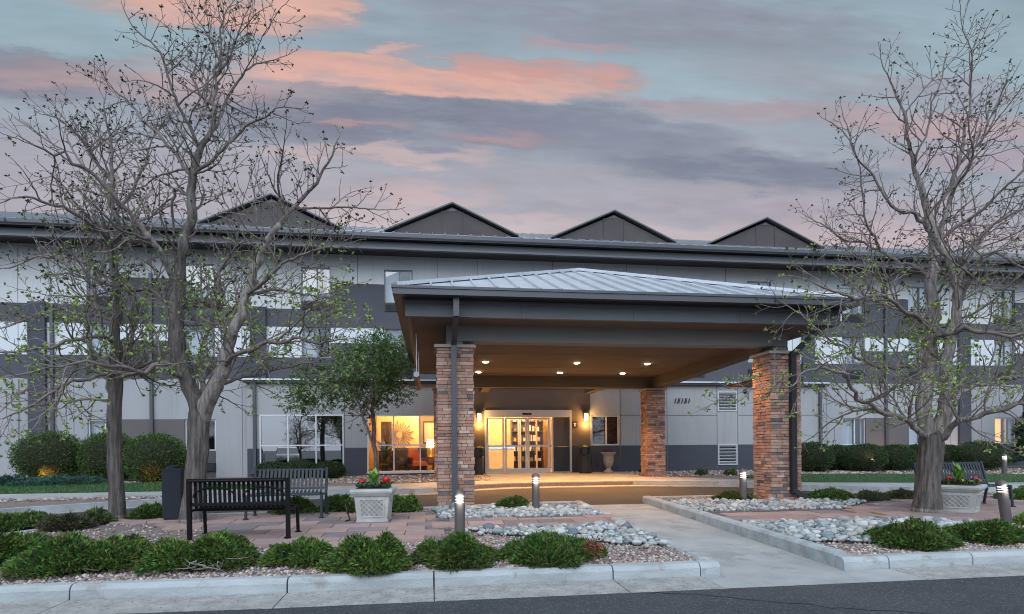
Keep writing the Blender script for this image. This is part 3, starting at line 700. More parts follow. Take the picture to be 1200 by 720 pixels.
f = MB(); f.box(4.60, D1 - .065, YLB + .04, YLB + .06, ZD0 + .02, 1.497); f.build('lower_panel', m_slate, entry, shift=-hotel.location)

# inner frame of the vestibule
f = MB(); yv = YLB + 2.1
for x in (1.42, 2.3, 3.0, 3.55, 3.62, 4.3, 5.62): f.box(x, x + .06, yv, yv + .06, ZD0 + .01, 3.49)
for za in (ZD0 + .012, 1.5, 2.6):
    for xa, xb in ((1.481, 2.299), (2.361, 2.999), (3.061, 3.549), (3.681, 4.299), (4.361, 5.619)): f.box(xa, xb, yv + .002, yv + .058, za, za + .07)
f.build('vestibule_frame', m_white, hotel, world=True)
s = MB(); s.box(1.36, 5.69, YLB + 1.3, YLB + 1.34, 2.95, 3.2); s.build('vestibule_header', m_dwood, hotel, world=True)
# lobby interior behind the glass
YI = 27.6
s = MB(); s.box(-6.3, 9.5, YLB + .9, YI, .3, g(YLB) + .03); s.box(B0_ - .4, D1 + .6, YLB + .12, YLB + .9, .3, g(YLB) + .03); s.build('lobby_floor', m_infloor, hotel, world=True)
s = MB(); s.box(-6.3, 9.5, YLB + .125, YI, 3.5, 3.6); s.build('lobby_ceiling', m_inwhite, hotel, world=True)
s = MB(); s.box(-2.9, 9.5, YI, YI + .1, .3, 3.6); s.build('lobby_back_wall', m_inwall, hotel, world=True)
s = MB(); s.box(-2.95, -2.85, YLB + .125, YI, .3, 3.5); s.box(5.7, 5.8, YLB + .125, YI, .3, 3.5); s.box(1.2, 1.35, YLB + 1.8, YI, .3, 3.5); s.build('lobby_partition', m_inwall, hotel, world=True)
s = MB(); s.box(-6.3, -2.95, YLB + 1.6, YLB + 1.7, .3, 3.5); s.box(5.8, 9.4, YLB + .8, YLB + .9, .3, 3.5); s.build('back_room_wall', m_indark, hotel, world=True)
# furniture of the lobby, each piece a thing
def big_leaf(mb_, b, q, L, Wd, lean, n=6):
    d = Vector((cos(q), sin(q), 0)); sdv = Vector((-sin(q), cos(q), 0)); vs = []
    for i in range(n + 1):
        t_ = i / n; c = Vector(b) + d * (L * lean * t_ * t_) + Vector((0, 0, L * (t_ - .25 * lean * t_ * t_))); w_ = Wd * sin(pi * min(1, t_ * .93 + .07)) ** .7 * (1 - .2 * t_)
        vs += [c - sdv * w_, c + Vector((0, 0, -.01)) - d * .012, c + sdv * w_]
    mb_.add(vs, [f for i in range(n) for f in ((3 * i, 3 * i + 1, 3 * i + 4, 3 * i + 3), (3 * i + 1, 3 * i + 2, 3 * i + 5, 3 * i + 4))])
def sunburst(c, R1, R2, y):
    t = thing('wall_ornament', 'gold sunburst wall ornament glowing inside the lit lobby window', 'wall ornament', (c.x, y, c.z))
    a = MB(); a.lathe([(.0, -.03), (R1, -.03), (R1, .0), (.0, .0)], 20)
    o = a.build('disc', m_gold, t); o.rotation_euler = (pi / 2, 0, 0)
    b = MB()
    for k in range(26):
        q = 2 * pi * k / 26; r2 = R2 * (1 if k % 2 else .82)
        b.add([(cos(q - .05) * R1, -.02, sin(q - .05) * R1), (cos(q - .045) * r2, -.02, sin(q - .045) * r2), (cos(q + .045) * r2, -.02, sin(q + .045) * r2), (cos(q + .05) * R1, -.02, sin(q + .05) * R1),
               (cos(q - .05) * R1, .0, sin(q - .05) * R1), (cos(q - .045) * r2, .0, sin(q - .045) * r2), (cos(q + .045) * r2, .0, sin(q + .045) * r2), (cos(q + .05) * R1, .0, sin(q + .05) * R1)],
              [(0, 1, 2, 3), (7, 6, 5, 4), (0, 4, 5, 1), (1, 5, 6, 2), (2, 6, 7, 3), (3, 7, 4, 0)])
    b.build('rays', mat('antique_gold', (.30, .17, .05), .45, metal=.5), t); return t
sunburst(at(468, 510, 25.0), .13, .60, 25.0)
s = MB(); s.box(-2.2, -.5, 25.02, 25.1, .56, 3.5); s.build('feature_wall', m_inwall, hotel, world=True)
s = MB(); s.box(-1.95, -1.55, 23.8, 24.1, .56, 2.55); s.build('lobby_column', m_dwood, hotel, world=True)
def table_lamp(p, label):
    t = thing('table_lamp', label, 'lamp', p)
    a = MB(); a.lathe([(.1, 0), (.1, .02), (.03, .05), (.06, .2), (.03, .36), (.015, .45)], 14); a.build('base', m_gold, t, smooth=True)
    b = MB(); b.lathe([(.2, .42), (.14, .75)], 18); b.build('lamp_shade', m_shade, t, smooth=True)
    lamp('lamp_glow', 'POINT', (p[0], p[1], p[2] + .6), 14, (1, .62, .25), t, .12)
def side_table(p, label, w=.3, h=.55):
    t = thing('side_table', label, 'table', p)
    a = MB(); a.box(-w, w, -w, w, h - .04, h); a.build('tabletop', m_dwood, t)
    for sx in (-1, 1):
        for sy in (-1, 1):
            l = MB(); l.box(sx * (w - .03) - .02, sx * (w - .03) + .02, sy * (w - .03) - .02, sy * (w - .03) + .02, 0, h - .04); l.build('leg', m_dwood, t)
def club_chair(p, rz, label, m_):
    t = thing('lounge_chair', label, 'chair', p, rz)
    a = MB(); a.obox((0, 0, .35), .3, .3, .09); a.build('seat', m_, t)
    a = MB(); a.obox((0, .28, .65), .3, .06, .32, Matrix.Rotation(-.15, 3, 'X')); a.build('backrest', m_, t)
    for sx in (-1, 1):
        a = MB(); a.obox((sx * .31, 0, .48), .035, .3, .12); a.build('armrest', m_dwood, t)
        for sy in (-1, 1):
            a = MB(); a.box(sx * .27 - .025, sx * .27 + .025, sy * .25 - .025, sy * .25 + .025, 0, .36); a.build('leg', m_dwood, t)
zf = g(YLB) + .03
p = at(505, 540, 24.3)
side_table((p.x, 24.3, zf), 'dark wooden side table under the glowing lamp in the lobby window')
table_lamp((p.x, 24.3, zf + .55), 'glowing amber table lamp seen through the lit lobby window')
club_chair((at(489, 540, 23.3).x, 23.3, zf), .4, 'rust coloured lounge chair below the sunburst in the lobby window', m_redch)
club_chair((at(465, 540, 23.2).x, 23.2, zf), -.5, 'dark lounge chair near the left edge of the lit lobby window', m_dwood)
dk = thing('reception_desk', 'pale reception desk with blue glowing edge behind the entrance doors', 'desk', (2.6, 25.6, zf))
a = MB(); a.box(-.95, .95, -.35, .35, 0, .92); a.build('desk_body', m_inwhite, dk)
a = MB(); a.box(-1.05, 1.05, -.42, .42, .98, 1.03); a.build('counter', m_dwood, dk)
a = MB(); a.box(-.97, .97, -.37, .37, .92, .98); a.build('light_strip', m_blue, dk)
pl_ = thing('potted_plant', 'tall potted plant in silhouette at the left of the lit lobby window', 'plant', (-1.75, 23.0, zf))
a = MB(); a.lathe([(.14, 0), (.2, .35), (.18, .36)], 14); a.build('pot', m_dwood, pl_)
rp = random.Random(12); a = MB()
for k in range(26): big_leaf(a, (rp.gauss(0, .03), rp.gauss(0, .03), .34 + rp.uniform(0, .5)), rp.uniform(0, 6.28), rp.uniform(.5, .95), .045, rp.uniform(.3, .9), 5)
a.build('foliage', mat('house_plant', (.03, .055, .015), .6), pl_)
pic = thing('wall_picture', 'bright framed picture at the right end of the lit lobby window', 'picture', (at(505, 507, 26.0).x, 26.0, at(505, 507, 26.0).z))
a = MB(); a.box(-.35, .35, -.03, .0, -.5, .5); a.build('frame', m_dwood, pic)
a = MB(); a.box(-.28, .28, -.036, -.031, -.42, .42); a.build('canvas', m_inwhite, pic)
club_chair((at(497, 540, 23.9).x, 23.9, zf), 2.6, 'dark lounge chair beside the side table in the lobby window', m_indark)
cb = thing('low_cabinet', 'dark low cabinet under the sunburst in the lobby window', 'cabinet', (-1.15, 24.6, zf))
a = MB(); a.box(-.95, .95, -.22, .22, .06, .82); a.build('cabinet_body', m_dwood, cb)
a = MB(); a.box(-.99, .99, -.25, .25, .82, .86); a.build('top', m_indark, cb)
sh = thing('display_shelf', 'dark display shelf with small bright items behind the right door leaf', 'shelf', (4.35, 26.6, zf))
a = MB(); 
for k in range(5): a.box(-.7, .7, -.2, .2, .3 + k * .45, .33 + k * .45)
a.box(-.73, -.7, -.2, .2, 0, 2.2); a.box(.7, .73, -.2, .2, 0, 2.2); a.box(-.7, .7, .19, .21, 0, 2.2); a.build('frame', m_dwood, sh)
rr = random.Random(3); a = MB()
for k in range(5):
    x = -.62
    while x < .6:
        w_, h_ = rr.uniform(.05, .14), rr.uniform(.1, .3); a.box(x, x + w_, -.1, .05, .331 + k * .45, .33 + k * .45 + h_, rr.choice([(.6, .5, .35), (.12, .1, .08), (.5, .3, .12), (.7, .68, .6)])); x += w_ + rr.uniform(.02, .12)
a.build('shelf_goods', mat('shelf_goods', (1, 1, 1), .6, attr='col'), sh)
for x, y, e in ((-1.2, 23.3, 170), (-.2, 24.4, 170), (-1.6, 26, 60), (2.6, 23.4, 260), (4.2, 24.4, 260), (3.2, 26.2, 220)): lamp('lobby_light', 'POINT', (x, y, 3.2), e, (1, .60, .24), hotel, .15)
# lobby pendant bulbs that sparkle through the glass
for x, y, n_ in ((2.5, 24.2, 'left'), (3.4, 24.8, 'centre'), (4.1, 24.0, 'right')):
    t = thing('pendant_lamp', 'small round pendant lamp hanging %s behind the entrance doors' % {'left': 'above the desk', 'centre': 'in the middle', 'right': 'before the shelf'}[n_], 'lamp', (x, y, 2.9))
    a = MB(); a.lathe([(.02, -.12), (.1, -.08), (.12, 0), (.08, .09), (.02, .12)], 14); a.build('globe', m_shade, t, smooth=True)
    a = MB(); a.tube([(0, 0, .1), (0, 0, .6)], .008, 6); a.build('cord', m_black, t)

# address figures 15151 on the lobby wall
fc = bpy.data.curves.new('address_figures', 'FONT'); fc.body = '15151'; fc.size = .25; fc.extrude = .012; fc.shear = .25; fc.space_character = 1.12; fc.offset = .006
ft = bpy.data.objects.new('address_figures_tmp', fc); C.objects.link(ft)
dg = bpy.context.evaluated_depsgraph_get(); me = bpy.data.meshes.new_from_object(ft.evaluated_get(dg)); bpy.data.objects.remove(ft)
me.materials.clear(); me.materials.append(m_ink)
fo = bpy.data.objects.new('address_figures', me); C.objects.link(fo); fo.parent = hotel; fo.rotation_euler = (pi / 2, 0, 0); fo.location = Vector((9.36, YLB - .016, 3.16)) - hotel.location

# ------------------------------------------------------------------ canopy (porte cochere)
cnp = thing('entrance_canopy', 'drive through canopy with hipped metal roof on stone columns', 'canopy', (4.1, 15.5, g(15.5)))
CX0, CX1, CY0, CY1 = -.65, 8.80, 11.12, 20.9
APX, APY0, APY1, ZE, ZA = 4.07, 15.85, 16.15, 4.50, 6.34
s = MB(); e_ = [Vector((CX0, CY0, ZE)), Vector((CX1, CY0, ZE)), Vector((CX1, CY1, ZE)), Vector((CX0, CY1, ZE))]; a0, a1 = Vector((APX, APY0, ZA)), Vector((APX, APY1, ZA))
s.add(e_ + [a0, a1], [(0, 1, 4), (1, 2, 5, 4), (2, 3, 5), (3, 0, 4, 5)])
rf = s.build('roof', m_roofm, cnp, world=True)
s = MB(); x = CX0 + .25
while x < CX1:                                         # standing seams, front and back
    t = (x - CX0) / (APX - CX0) if x < APX else (CX1 - x) / (CX1 - APX)
    s.bar((x, CY0, ZE + .02), (x, CY0 + (APY0 - CY0) * t, ZE + (ZA - ZE) * t + .02), .035, .06)
    s.bar((x, CY1, ZE + .02), (x, CY1 - (CY1 - APY1) * t, ZE + (ZA - ZE) * t + .02), .035, .06); x += .42
y = CY0 + .25
while y < CY1:
    t = min(1, (y - CY0) / (APY0 - CY0)) if y < APY0 else min(1, (CY1 - y) / (CY1 - APY1))
    for sx, xe in ((1, CX0), (-1, CX1)): s.bar((xe, y, ZE + .02), (xe + (APX - xe) * t, y, ZE + (ZA - ZE) * t + .02), .035, .06)
    y += .42
s.build('seams', m_roofm, rf, shift=-cnp.location)
s = MB()
for p, q in ((e_[0], a0), (e_[1], a0), (e_[2], a1), (e_[3], a1), (a0, a1)): s.bar(p + Vector((0, 0, .04)), q + Vector((0, 0, .04)), .16, .07)
s.build('ridge_cap', m_roofm, rf, shift=-cnp.location)
def ring(mb_, x0, x1, y0, y1, w, z0, z1):
    mb_.box(x0, x1, y0, y0 + w, z0, z1); mb_.box(x0, x1, y1 - w, y1, z0, z1); mb_.box(x0, x0 + w, y0 + w, y1 - w, z0, z1); mb_.box(x1 - w, x1, y0 + w, y1 - w, z0, z1)
s = MB(); ring(s, CX0 - .03, CX1 + .03, CY0 - .03, CY1 + .03, .14, 4.36, 4.495); ring(s, CX0 - .05, CX1 + .05, CY0 - .05, CY1 + .05, .02, 4.47, 4.52); s.build('gutter', m_gutter, cnp, world=True)
s = MB(); ring(s, CX0 + .1, CX1 - .1, CY0 + .1, CY1 - .1, .28, 4.362, 4.40); s.build('gutter_shade_strip', m_black, cnp, world=True)  # black ring standing in for shade below the canopy gutter
FX0, FX1, FY0, FY1 = -.47, 8.69, 11.5, 20.6
s = MB(); ring(s, FX0, FX1, FY0, FY1, .1, 4.04, 4.358); ring(s, FX0 - .025, FX1 + .025, FY0 - .025, FY1 + .025, .024, 4.28, 4.36); s.build('fascia', m_fascia, cnp, world=True)
s = MB(); ring(s, FX0 + .101, FX1 - .101, FY0 + .101, FY1 - .101, .75, 4.05, 4.09); s.build('soffit', m_ceil, cnp, world=True)
s = MB(); s.box(FX0 + .86, FX1 - .86, FY0 + .86, FY1 - .86, 3.88, 3.92); s.build('ceiling', m_ceil, cnp, world=True)
CLX0, CLX1, CRX0, CRX1, CFY, CBY, CS = .14, .88, 7.5, 8.22, 12.2, 19.38, .72
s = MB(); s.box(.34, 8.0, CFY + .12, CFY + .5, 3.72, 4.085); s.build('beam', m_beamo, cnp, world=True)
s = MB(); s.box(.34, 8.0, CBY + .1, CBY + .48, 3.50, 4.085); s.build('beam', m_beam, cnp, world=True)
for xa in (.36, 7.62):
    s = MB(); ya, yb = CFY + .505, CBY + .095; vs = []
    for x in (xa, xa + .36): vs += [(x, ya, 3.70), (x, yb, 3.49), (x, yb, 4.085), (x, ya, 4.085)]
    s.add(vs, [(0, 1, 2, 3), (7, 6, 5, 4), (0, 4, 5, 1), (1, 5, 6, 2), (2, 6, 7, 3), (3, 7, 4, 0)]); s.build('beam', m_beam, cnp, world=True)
for px, py in ((577, 453), (711, 454)):
    x = at(px, py, CBY + .5).x; s = MB(); s.box(x - .32, x - .02, CBY + .485, YLB - .15, 3.50, 3.66); s.build('tie_beam', m_beam, cnp, world=True)
s = MB()
for x in (1.8, 4.1, 6.4): s.box(x - .004, x + .004, FY0 - .003, FY0 + .01, 4.042, 4.275)
for y in (13.8, 16.1, 18.4): s.box(FX0 - .003, FX0 + .01, y - .004, y + .004, 4.042, 4.275)
s.build('fascia_joint', m_black, cnp, world=True)
s = MB()
for x in (1.7, 3.3, 4.9, 6.5): s.box(x - .006, x + .006, FY0 + .87, FY1 - .87, 3.877, 3.882)
for y in (13.4, 14.9, 17.4, 19.0): s.box(FX0 + .87, FX1 - .87, y - .006, y + .006, 3.8765, 3.882)
s.build('ceiling_joint', m_beam, cnp, world=True)
stone_tones = [(.52, .33, .245), (.58, .42, .34), (.42, .26, .195), (.46, .31, .25), (.55, .36, .27), (.62, .48, .41), (.20, .19, .205), (.40, .30, .27), (.52, .32, .23), (.58, .40, .33), (.48, .34, .29)]
def column(x0, x1, y0, y1, zb, zt, zs, seed):
    r = random.Random(seed); mb_ = MB(); i = .04
    mb_.box(x0 + i, x1 - i, y0 + i, y1 - i, zb, zt, (.10, .085, .08))
    z = zb
    while z < zt - .03:
        h = min(r.uniform(.055, .085), zt - z)
        for side in range(4):
            L = (x1 - x0) if side % 2 == 0 else (y1 - y0); t = 0; off = .0 if (int(z * 50) + side) % 2 else -.06
            t = -abs(off) * 0
            while t < L - .02:
                w_ = min(r.uniform(.10, .30), L - t)
                if L - t - w_ < .06: w_ = L - t
                pr = r.uniform(-.004, .022); c = r.choice(stone_tones); k = r.uniform(.8, 1.15); c = tuple(q * k for q in c)
                gpx = .004; a, b = t + gpx, t + w_ - gpx
                if side == 0: mb_.box(x0 + a, x0 + b, y0 - pr, y0 + .05, z + gpx, z + h - gpx, c)
                elif side == 2: mb_.box(x0 + a, x0 + b, y1 - .05, y1 + pr, z + gpx, z + h - gpx, c)
                elif side == 1: mb_.box(x1 - .05, x1 + pr, y0 + a, y0 + b, z + gpx, z + h - gpx, c)
                else: mb_.box(x0 - pr, x0 + .05, y0 + a, y0 + b, z + gpx, z + h - gpx, c)
                t += w_
        z += h
    o = mb_.build('column', m_stone, cnp, world=True)
    c = MB(); e = .06; c.box(x0 - e, x1 + e, y0 - e, y1 + e, zt, zt + .05); c.box(x0 - e + .02, x1 + e - .02, y0 - e + .02, y1 + e - .02, zt + .05, zt + .065); c.build('column_cap', m_capst, o, shift=-cnp.location)
    st = MB(); st.box(x0 + .2, x1 - .2, y0 + .14, y1 - .14, zt + .066, zs); st.build('post_stub', m_beamo, o, shift=-cnp.location)
column(CLX0, CLX1, CFY, CFY + CS, .1, 3.56, 3.715, 1); column(CRX0, CRX1, CFY, CFY + CS, .1, 3.53, 3.715, 2)
column(7.36, 8.0, CBY, CBY + .64, .3, 3.42, 3.495, 3); column(.12, .80, CBY, CBY + .66, .3, 3.42, 3.495, 4)
s = MB(); px = .50; s.box(px - .055, px + .055, CY0 + .1, CY0 + .2, 4.0, 4.36); s.bar((px, CY0 + .15, 4.03), (px - .02, CFY - .07, 3.62), .105, .1); s.box(px - .075, px + .035, CFY - .13, CFY - .03, g(12.2), 3.66)
s.build('downspout', m_gutter, cnp, world=True)
s = MB(); px = 7.98; s.bar((px + .42, CY0 + .5, 4.08), (px, CFY - .085, 3.5), .12, .1); s.box(px - .06, px + .06, CFY - .14, CFY - .03, g(12) + .16, 3.56); s.bar((px, CFY - .09, g(12) + .22), (px + .26, CFY - .2, g(12) + .05), .12, .1)
s.build('downspout', m_black, cnp, world=True)
k = 0
for y in (16.3, 18.5):
    for pxx in (569, 676, 758.5):
        x = at(pxx, 425, 16.3).x if y < 17 else at({569: 560.7, 676: 656, 758.5: 729.6}[pxx], 438, 18.5).x
        a = MB(); a.lathe([(.09, -.012), (.09, 0), (.06, 0), (.06, -.012)], 16, (x, y, 3.878)); o = a.build('downlight', m_white, cnp, world=True)
        a = MB(); a.lathe([(.0, -.03), (.075, -.016), (.082, -.008), (.0, -.008)], 14, (x, y, 3.866)); a.build('lens', m_dbulb, o, shift=-cnp.location)
        lamp('downlight_beam', 'SPOT', (x, y, 3.84), 820, (1, .46, .14), cnp, .06, 98, .7, (0, 0, -1))
for x in (1.55, 4.1, 6.75):
    y = 13.05
    a = MB(); a.lathe([(.09, -.012), (.09, 0), (.06, 0), (.06, -.012)], 16, (x, y, 3.878)); o = a.build('downlight', m_white, cnp, world=True)
    a = MB(); a.lathe([(.0, -.03), (.075, -.016), (.082, -.008), (.0, -.008)], 14, (x, y, 3.866)); a.build('lens', m_dbulb, o, shift=-cnp.location)
    lamp('downlight_beam', 'SPOT', (x, y, 3.84), 260, (1, .47, .15), cnp, .06, 130, .8, (0, 0, -1))
# clearance bars hung from the side eaves
def clearance_bar(x, y0, y1, z, label):
    t = thing('clearance_bar', label, 'clearance bar', (x, y0, z), group='clearance bars under the canopy eaves')
    a = MB(); a.tube([(0, 0, 0), (0, y1 - y0, 0)], .06, 14); a.build('pole', m_wood, t)
    a = MB(); a.tube([(0, -.02, 0), (0, -.001, 0)], .062, 16); a.build('end_cap', m_pale, t)
    for yy in (.25, y1 - y0 - .3):
        a = MB(); a.tube([(0, yy, .05), (0, yy, 4.05 - z)], .012, 6); a.build('hanger', m_alu, t)
clearance_bar(-.30, 13.0, 16.0, 3.10, 'round wooden clearance bar hanging under the left canopy eave')
clearance_bar(8.2, 12.95, 15.4, 3.12, 'round wooden clearance bar hanging beside the right front stone column')

# ------------------------------------------------------------------ wall fittings and entrance furniture
def sconce(x, z, label):
    t = thing('wall_sconce', label, 'wall lamp', (x, YLB, z), group='wall lamps beside the entrance')
    a = MB(); a.box(-.07, .07, -.05, -.005, -.02, .2); a.box(-.085, .085, -.2, -.03, .14, .2); a.build('bracket', m_black, t)
    a = MB(); a.lathe([(.06, -.13), (.07, -.11), (.07, .132), (.06, .136)], 14, (0, -.12, 0)); a.build('lamp_shade', m_sbulb, t, smooth=True)
    lamp('sconce_glow', 'POINT', (x, YLB - .12, z - .28), 16, (1, .52, .14), t, .05); lamp('sconce_glow', 'POINT', (x, YLB - .3, z + .0), 14, (1, .52, .14), t, .05)
sconce(at(562, 490, YLB).x - .02, 2.6, 'glowing amber wall lamp left of the entrance doors'); sconce(at(686, 490, YLB).x, 2.6, 'glowing amber wall lamp between the entrance doors and small window')
t = thing('wall_plaque', 'small dark plaque with pale figure right of the entrance doors', 'sign', (at(672, 498, YLB).x + .05, YLB, 2.33))
a = MB(); a.box(-.1, .1, -.022, -.005, -.12, .12); a.build('plate', m_plaqd, t); a = MB(); a.box(-.022, .022, -.03, -.023, -.07, .03); a.box(-.05, .05, -.03, -.023, .031, .06); a.build('figure', m_white, t)
t = thing('alarm_bell', 'small dark round alarm fitting high beside the upper louvre', 'alarm', (at(873, 459, YLB).x, YLB, at(873, 459, YLB).z))
a = MB(); a.lathe([(.0, 0), (.09, 0), (.09, .03), (.05, .08), (.0, .09)], 16); o = a.build('bell', m_plaqd, t); o.rotation_euler = (pi / 2, 0, 0)
def ash_bin(x, label):
    y = YLB - .5; t = thing('litter_bin', label, 'litter bin', (x, y, g(y) + .018), group='black litter bins flanking the doors')
    a = MB(); a.lathe([(.24, 0), (.25, .04), (.25, .62), (.23, .66)], 8); a.build('bin_body', m_black, t)
    a = MB(); 
    for k in range(4): a.box(.15 * (1 if k % 2 else -1) - .03, .15 * (1 if k % 2 else -1) + .03, (.15 if k < 2 else -.15) - .03, (.15 if k < 2 else -.15) + .03, .66, .92)
    a.build('hood_post', m_black, t)
    a = MB(); a.lathe([(.27, .92), (.27, .97), (.16, 1.04)], 8); a.build('lid', m_black, t)
ash_bin(at(559, 550, YLB - .5).x, 'black hooded litter bin left of the doors, behind the front column'); ash_bin(at(686, 550, YLB - .5).x, 'black hooded litter bin right of the doors, beside the urn')
ux = at(713, 550, YLB - .6).x
t = thing('urn_planter', 'pale stone pedestal urn with drying plants below the small window', 'urn', (ux, YLB - .6, g(YLB - .6) + .018))
a = MB(); a.lathe([(.22, 0), (.22, .07), (.12, .13), (.10, .22), (.16, .3), (.22, .42), (.235, .72), (.27, .80), (.34, .84), (.34, .90), (.28, .90), (.26, .84)], 24); ob = a.build('urn', m_potd, t, smooth=False); t.scale = (.84, .84, .86)
a = MB(); rr = random.Random(8)
for k in range(70):
    q = rr.uniform(0, 2 * pi); r_ = rr.uniform(.0, .22); h_ = rr.uniform(.06, .2); b = Vector((r_ * cos(q), r_ * sin(q), .86)); a.add([b, b + Vector((.02, .01, h_ * .6)), b + Vector((cos(q) * .05, sin(q) * .05, h_))], [(0, 1, 2)], (.12, .06, .04))
a.build('plants', m_leaf, t)
fx = at(752, 552, YLB - .5); t = thing('floodlight', 'small black floodlight on the ground beside the rear stone column', 'floodlight', (fx.x, YLB - .5, g(21.3) + .018))
a = MB(); a.lathe([(.11, 0), (.12, .03), (.11, .12), (.05, .16)], 14); a.build('lamp_body', m_black, t)

# bollard lights
def make_bollard(loc, label, n_lamp=True):
    t = thing('bollard_light', label, 'bollard light', loc, group='bronze bollard lights in the beds')
    a = MB(); a.lathe([(.075, -.05), (.075, .52)], 20); a.build('post', m_boll, t, smooth=False)
    a = MB(); a.lathe([(.058, .52), (.058, .625)], 18); a.build('lens', m_bulb, t, smooth=True)
    a = MB()
    for z in (.553, .592): a.lathe([(.055, z - .007), (.078, z - .012), (.078, z + .003), (.055, z + .008)], 20)
    a.build('louvre', m_boll, t)
    a = MB(); a.lathe([(.078, .625), (.079, .65), (.068, .685), (.045, .708), (.002, .718)], 20); a.build('cap', m_boll, t, smooth=True)
    return t
bl = gp(539, 632); b0 = make_bollard((bl.x, bl.y, g(bl.y)), 'bollard light standing before the left front stone column')
def place_boll(px, py, label, tilt=0):
    p = gp(px, py); o = dup(b0, (p.x, p.y, g(p.y)), 0, label); o.rotation_euler = (0, tilt, 0); return o
bl2 = place_boll(628, 597, 'bollard light in river cobbles with the juniper on its left')
bl3 = place_boll(871, 588, 'bollard light beside the right front stone column')
bl4 = place_boll(1180, 613, 'leaning bollard light in front of the right planter', radians(-9))
bl5 = place_boll(1177, 556, 'distant bollard light on the lawn edge by the hedge')
for b in (b0, bl2, bl3, bl4, bl5): lamp('bollard_glow', 'POINT', (b.location.x, b.location.y - .12, b.location.z + .57), 3.5, (1, .9, .82), b, .04)

# ------------------------------------------------------------------ benches
def strap_bench(label, loc, rz, m_, L=1.62, arch=True, name='park_bench'):
    """local frame: sitter looks along -Y, backrest on +Y"""
    t = thing(name, label, 'bench', loc, rz); h = L / 2
    def side_pt(tt): # profile from seat front to top of the back
        return None
    prof = [(-.26, .40), (-.22, .44), (-.05, .43), (.10, .42), (.17, .45), (.22, .55), (.27, .72), (.31, .84), (.345, .87), (.375, .86)]
    if arch: prof = [(-.26, .40), (-.22, .44), (-.05, .43), (.10, .42), (.20, .44), (.215, .50), (.225, .66), (.235, .82)]
    n = int((L - .1) / .066); seat, back = MB(), MB()
    for k in range(n):
        x = -h + .05 + (L - .1) * (k + .5) / n
        for i in range(len(prof) - 1):
            (a, b) = prof[i], prof[i + 1]; tgt = seat if i < 4 else back
            tgt.bar((x, a[0], a[1]), (x, b[0], b[1]), .034, .009, up=(1, 0, 0)) if False else tgt.add(
                [(x - .021, a[0], a[1]), (x + .021, a[0], a[1]), (x + .021, b[0], b[1]), (x - .021, b[0], b[1]), (x - .021, a[0] + .006, a[1] - .008), (x + .021, a[0] + .006, a[1] - .008), (x + .021, b[0] + .006, b[1] - .008), (x - .021, b[0] + .006, b[1] - .008)],
                [(0, 1, 2, 3), (7, 6, 5, 4), (0, 4, 5, 1), (1, 5, 6, 2), (2, 6, 7, 3), (3, 7, 4, 0)])
    for y, z in ((-.24, .415), (.12, .405)): seat.tube([(-h + .03, y, z), (h - .03, y, z)], .017, 8)
    for y, z in ((.215, .50), (.33, .835)): back.tube([(-h + .03, y, z), (h - .03, y, z)], .019, 8)
    if arch: back.bar((-h, .245, .84), (h, .245, .84), .06, .05); back.bar((-h, .222, .49), (h, .222, .49), .04, .04)
    seat.build('seat', m_, t); back.build('backrest', m_, t)
    if arch:
        a = MB()
        for c in (-h * .5, h * .5):
            pts = [(c + h * .42 * cos(q), (.238 + .006 * sin(q)), .60 + .14 * sin(q)) for q in [pi * i / 12 for i in range(13)]]
            a.tube(pts, .013, 6)
        a.build('back_arch', m_, t)
    for sx in (-1, 1):
        x = sx * h
        a = MB()
        if arch: a.bar((x, .235, .012), (x, .245, .865), .055, .055)
        else: a.tube([(x, .27, .0), (x, .20, .40), (x, .24, .55), (x, .31, .80), (x, .335, .875)], .026, 8)
        a.build('leg', m_, t)
        a = MB(); a.tube([(x, -.30, .0), (x, -.26, .42)], .026, 8); a.build('leg', m_, t)
        a = MB(); a.bar((x, -.27, .40), (x, .21, .40), .03, .03); a.build('seat_rail', m_, t)
        for yy in (.27, -.30):
            a = MB(); a.lathe([(.05, 0), (.05, .012), (.03, .02)], 10, (x, yy, 0)); a.build('foot', m_, t)
    return t
zp = lambda y: g(y) + .014
def bench_at(Lft, Rgt, faces_away, label, m_, arch=False, back_line=True):
    a, b = Vector((Lft[0], Lft[1])), Vector((Rgt[0], Rgt[1])); c = (a + b) / 2; d = (b - a); L = d.length; ang = math.atan2(d.y, d.x)
    if faces_away: rz = ang + pi; 
    else: rz = ang
    off = .27
    n = Vector((-sin(rz), cos(rz)))      # local +Y = towards the backrest
    c = c - n * off
    return strap_bench(label, (c.x, c.y, zp(c.y)), rz, m_, L, arch)
A = gp(221, 634.5); B = gp(337, 632)
bench_at((A.x, A.y), (B.x, B.y), True, 'black slatted bench seen from behind, beside the large forked tree', m_benchk, True)
A = gp(299, 605); B = gp(383, 603)
bench_at((A.x, A.y), (B.x, B.y), False, 'slate blue slatted bench facing the street, left of the planter', m_benchb)
A = gp(1074, 594); B = gp(1153, 591)
bench_at((A.x, A.y), (B.x, B.y), False, 'slate blue slatted bench behind the right planter and tree', m_benchb)
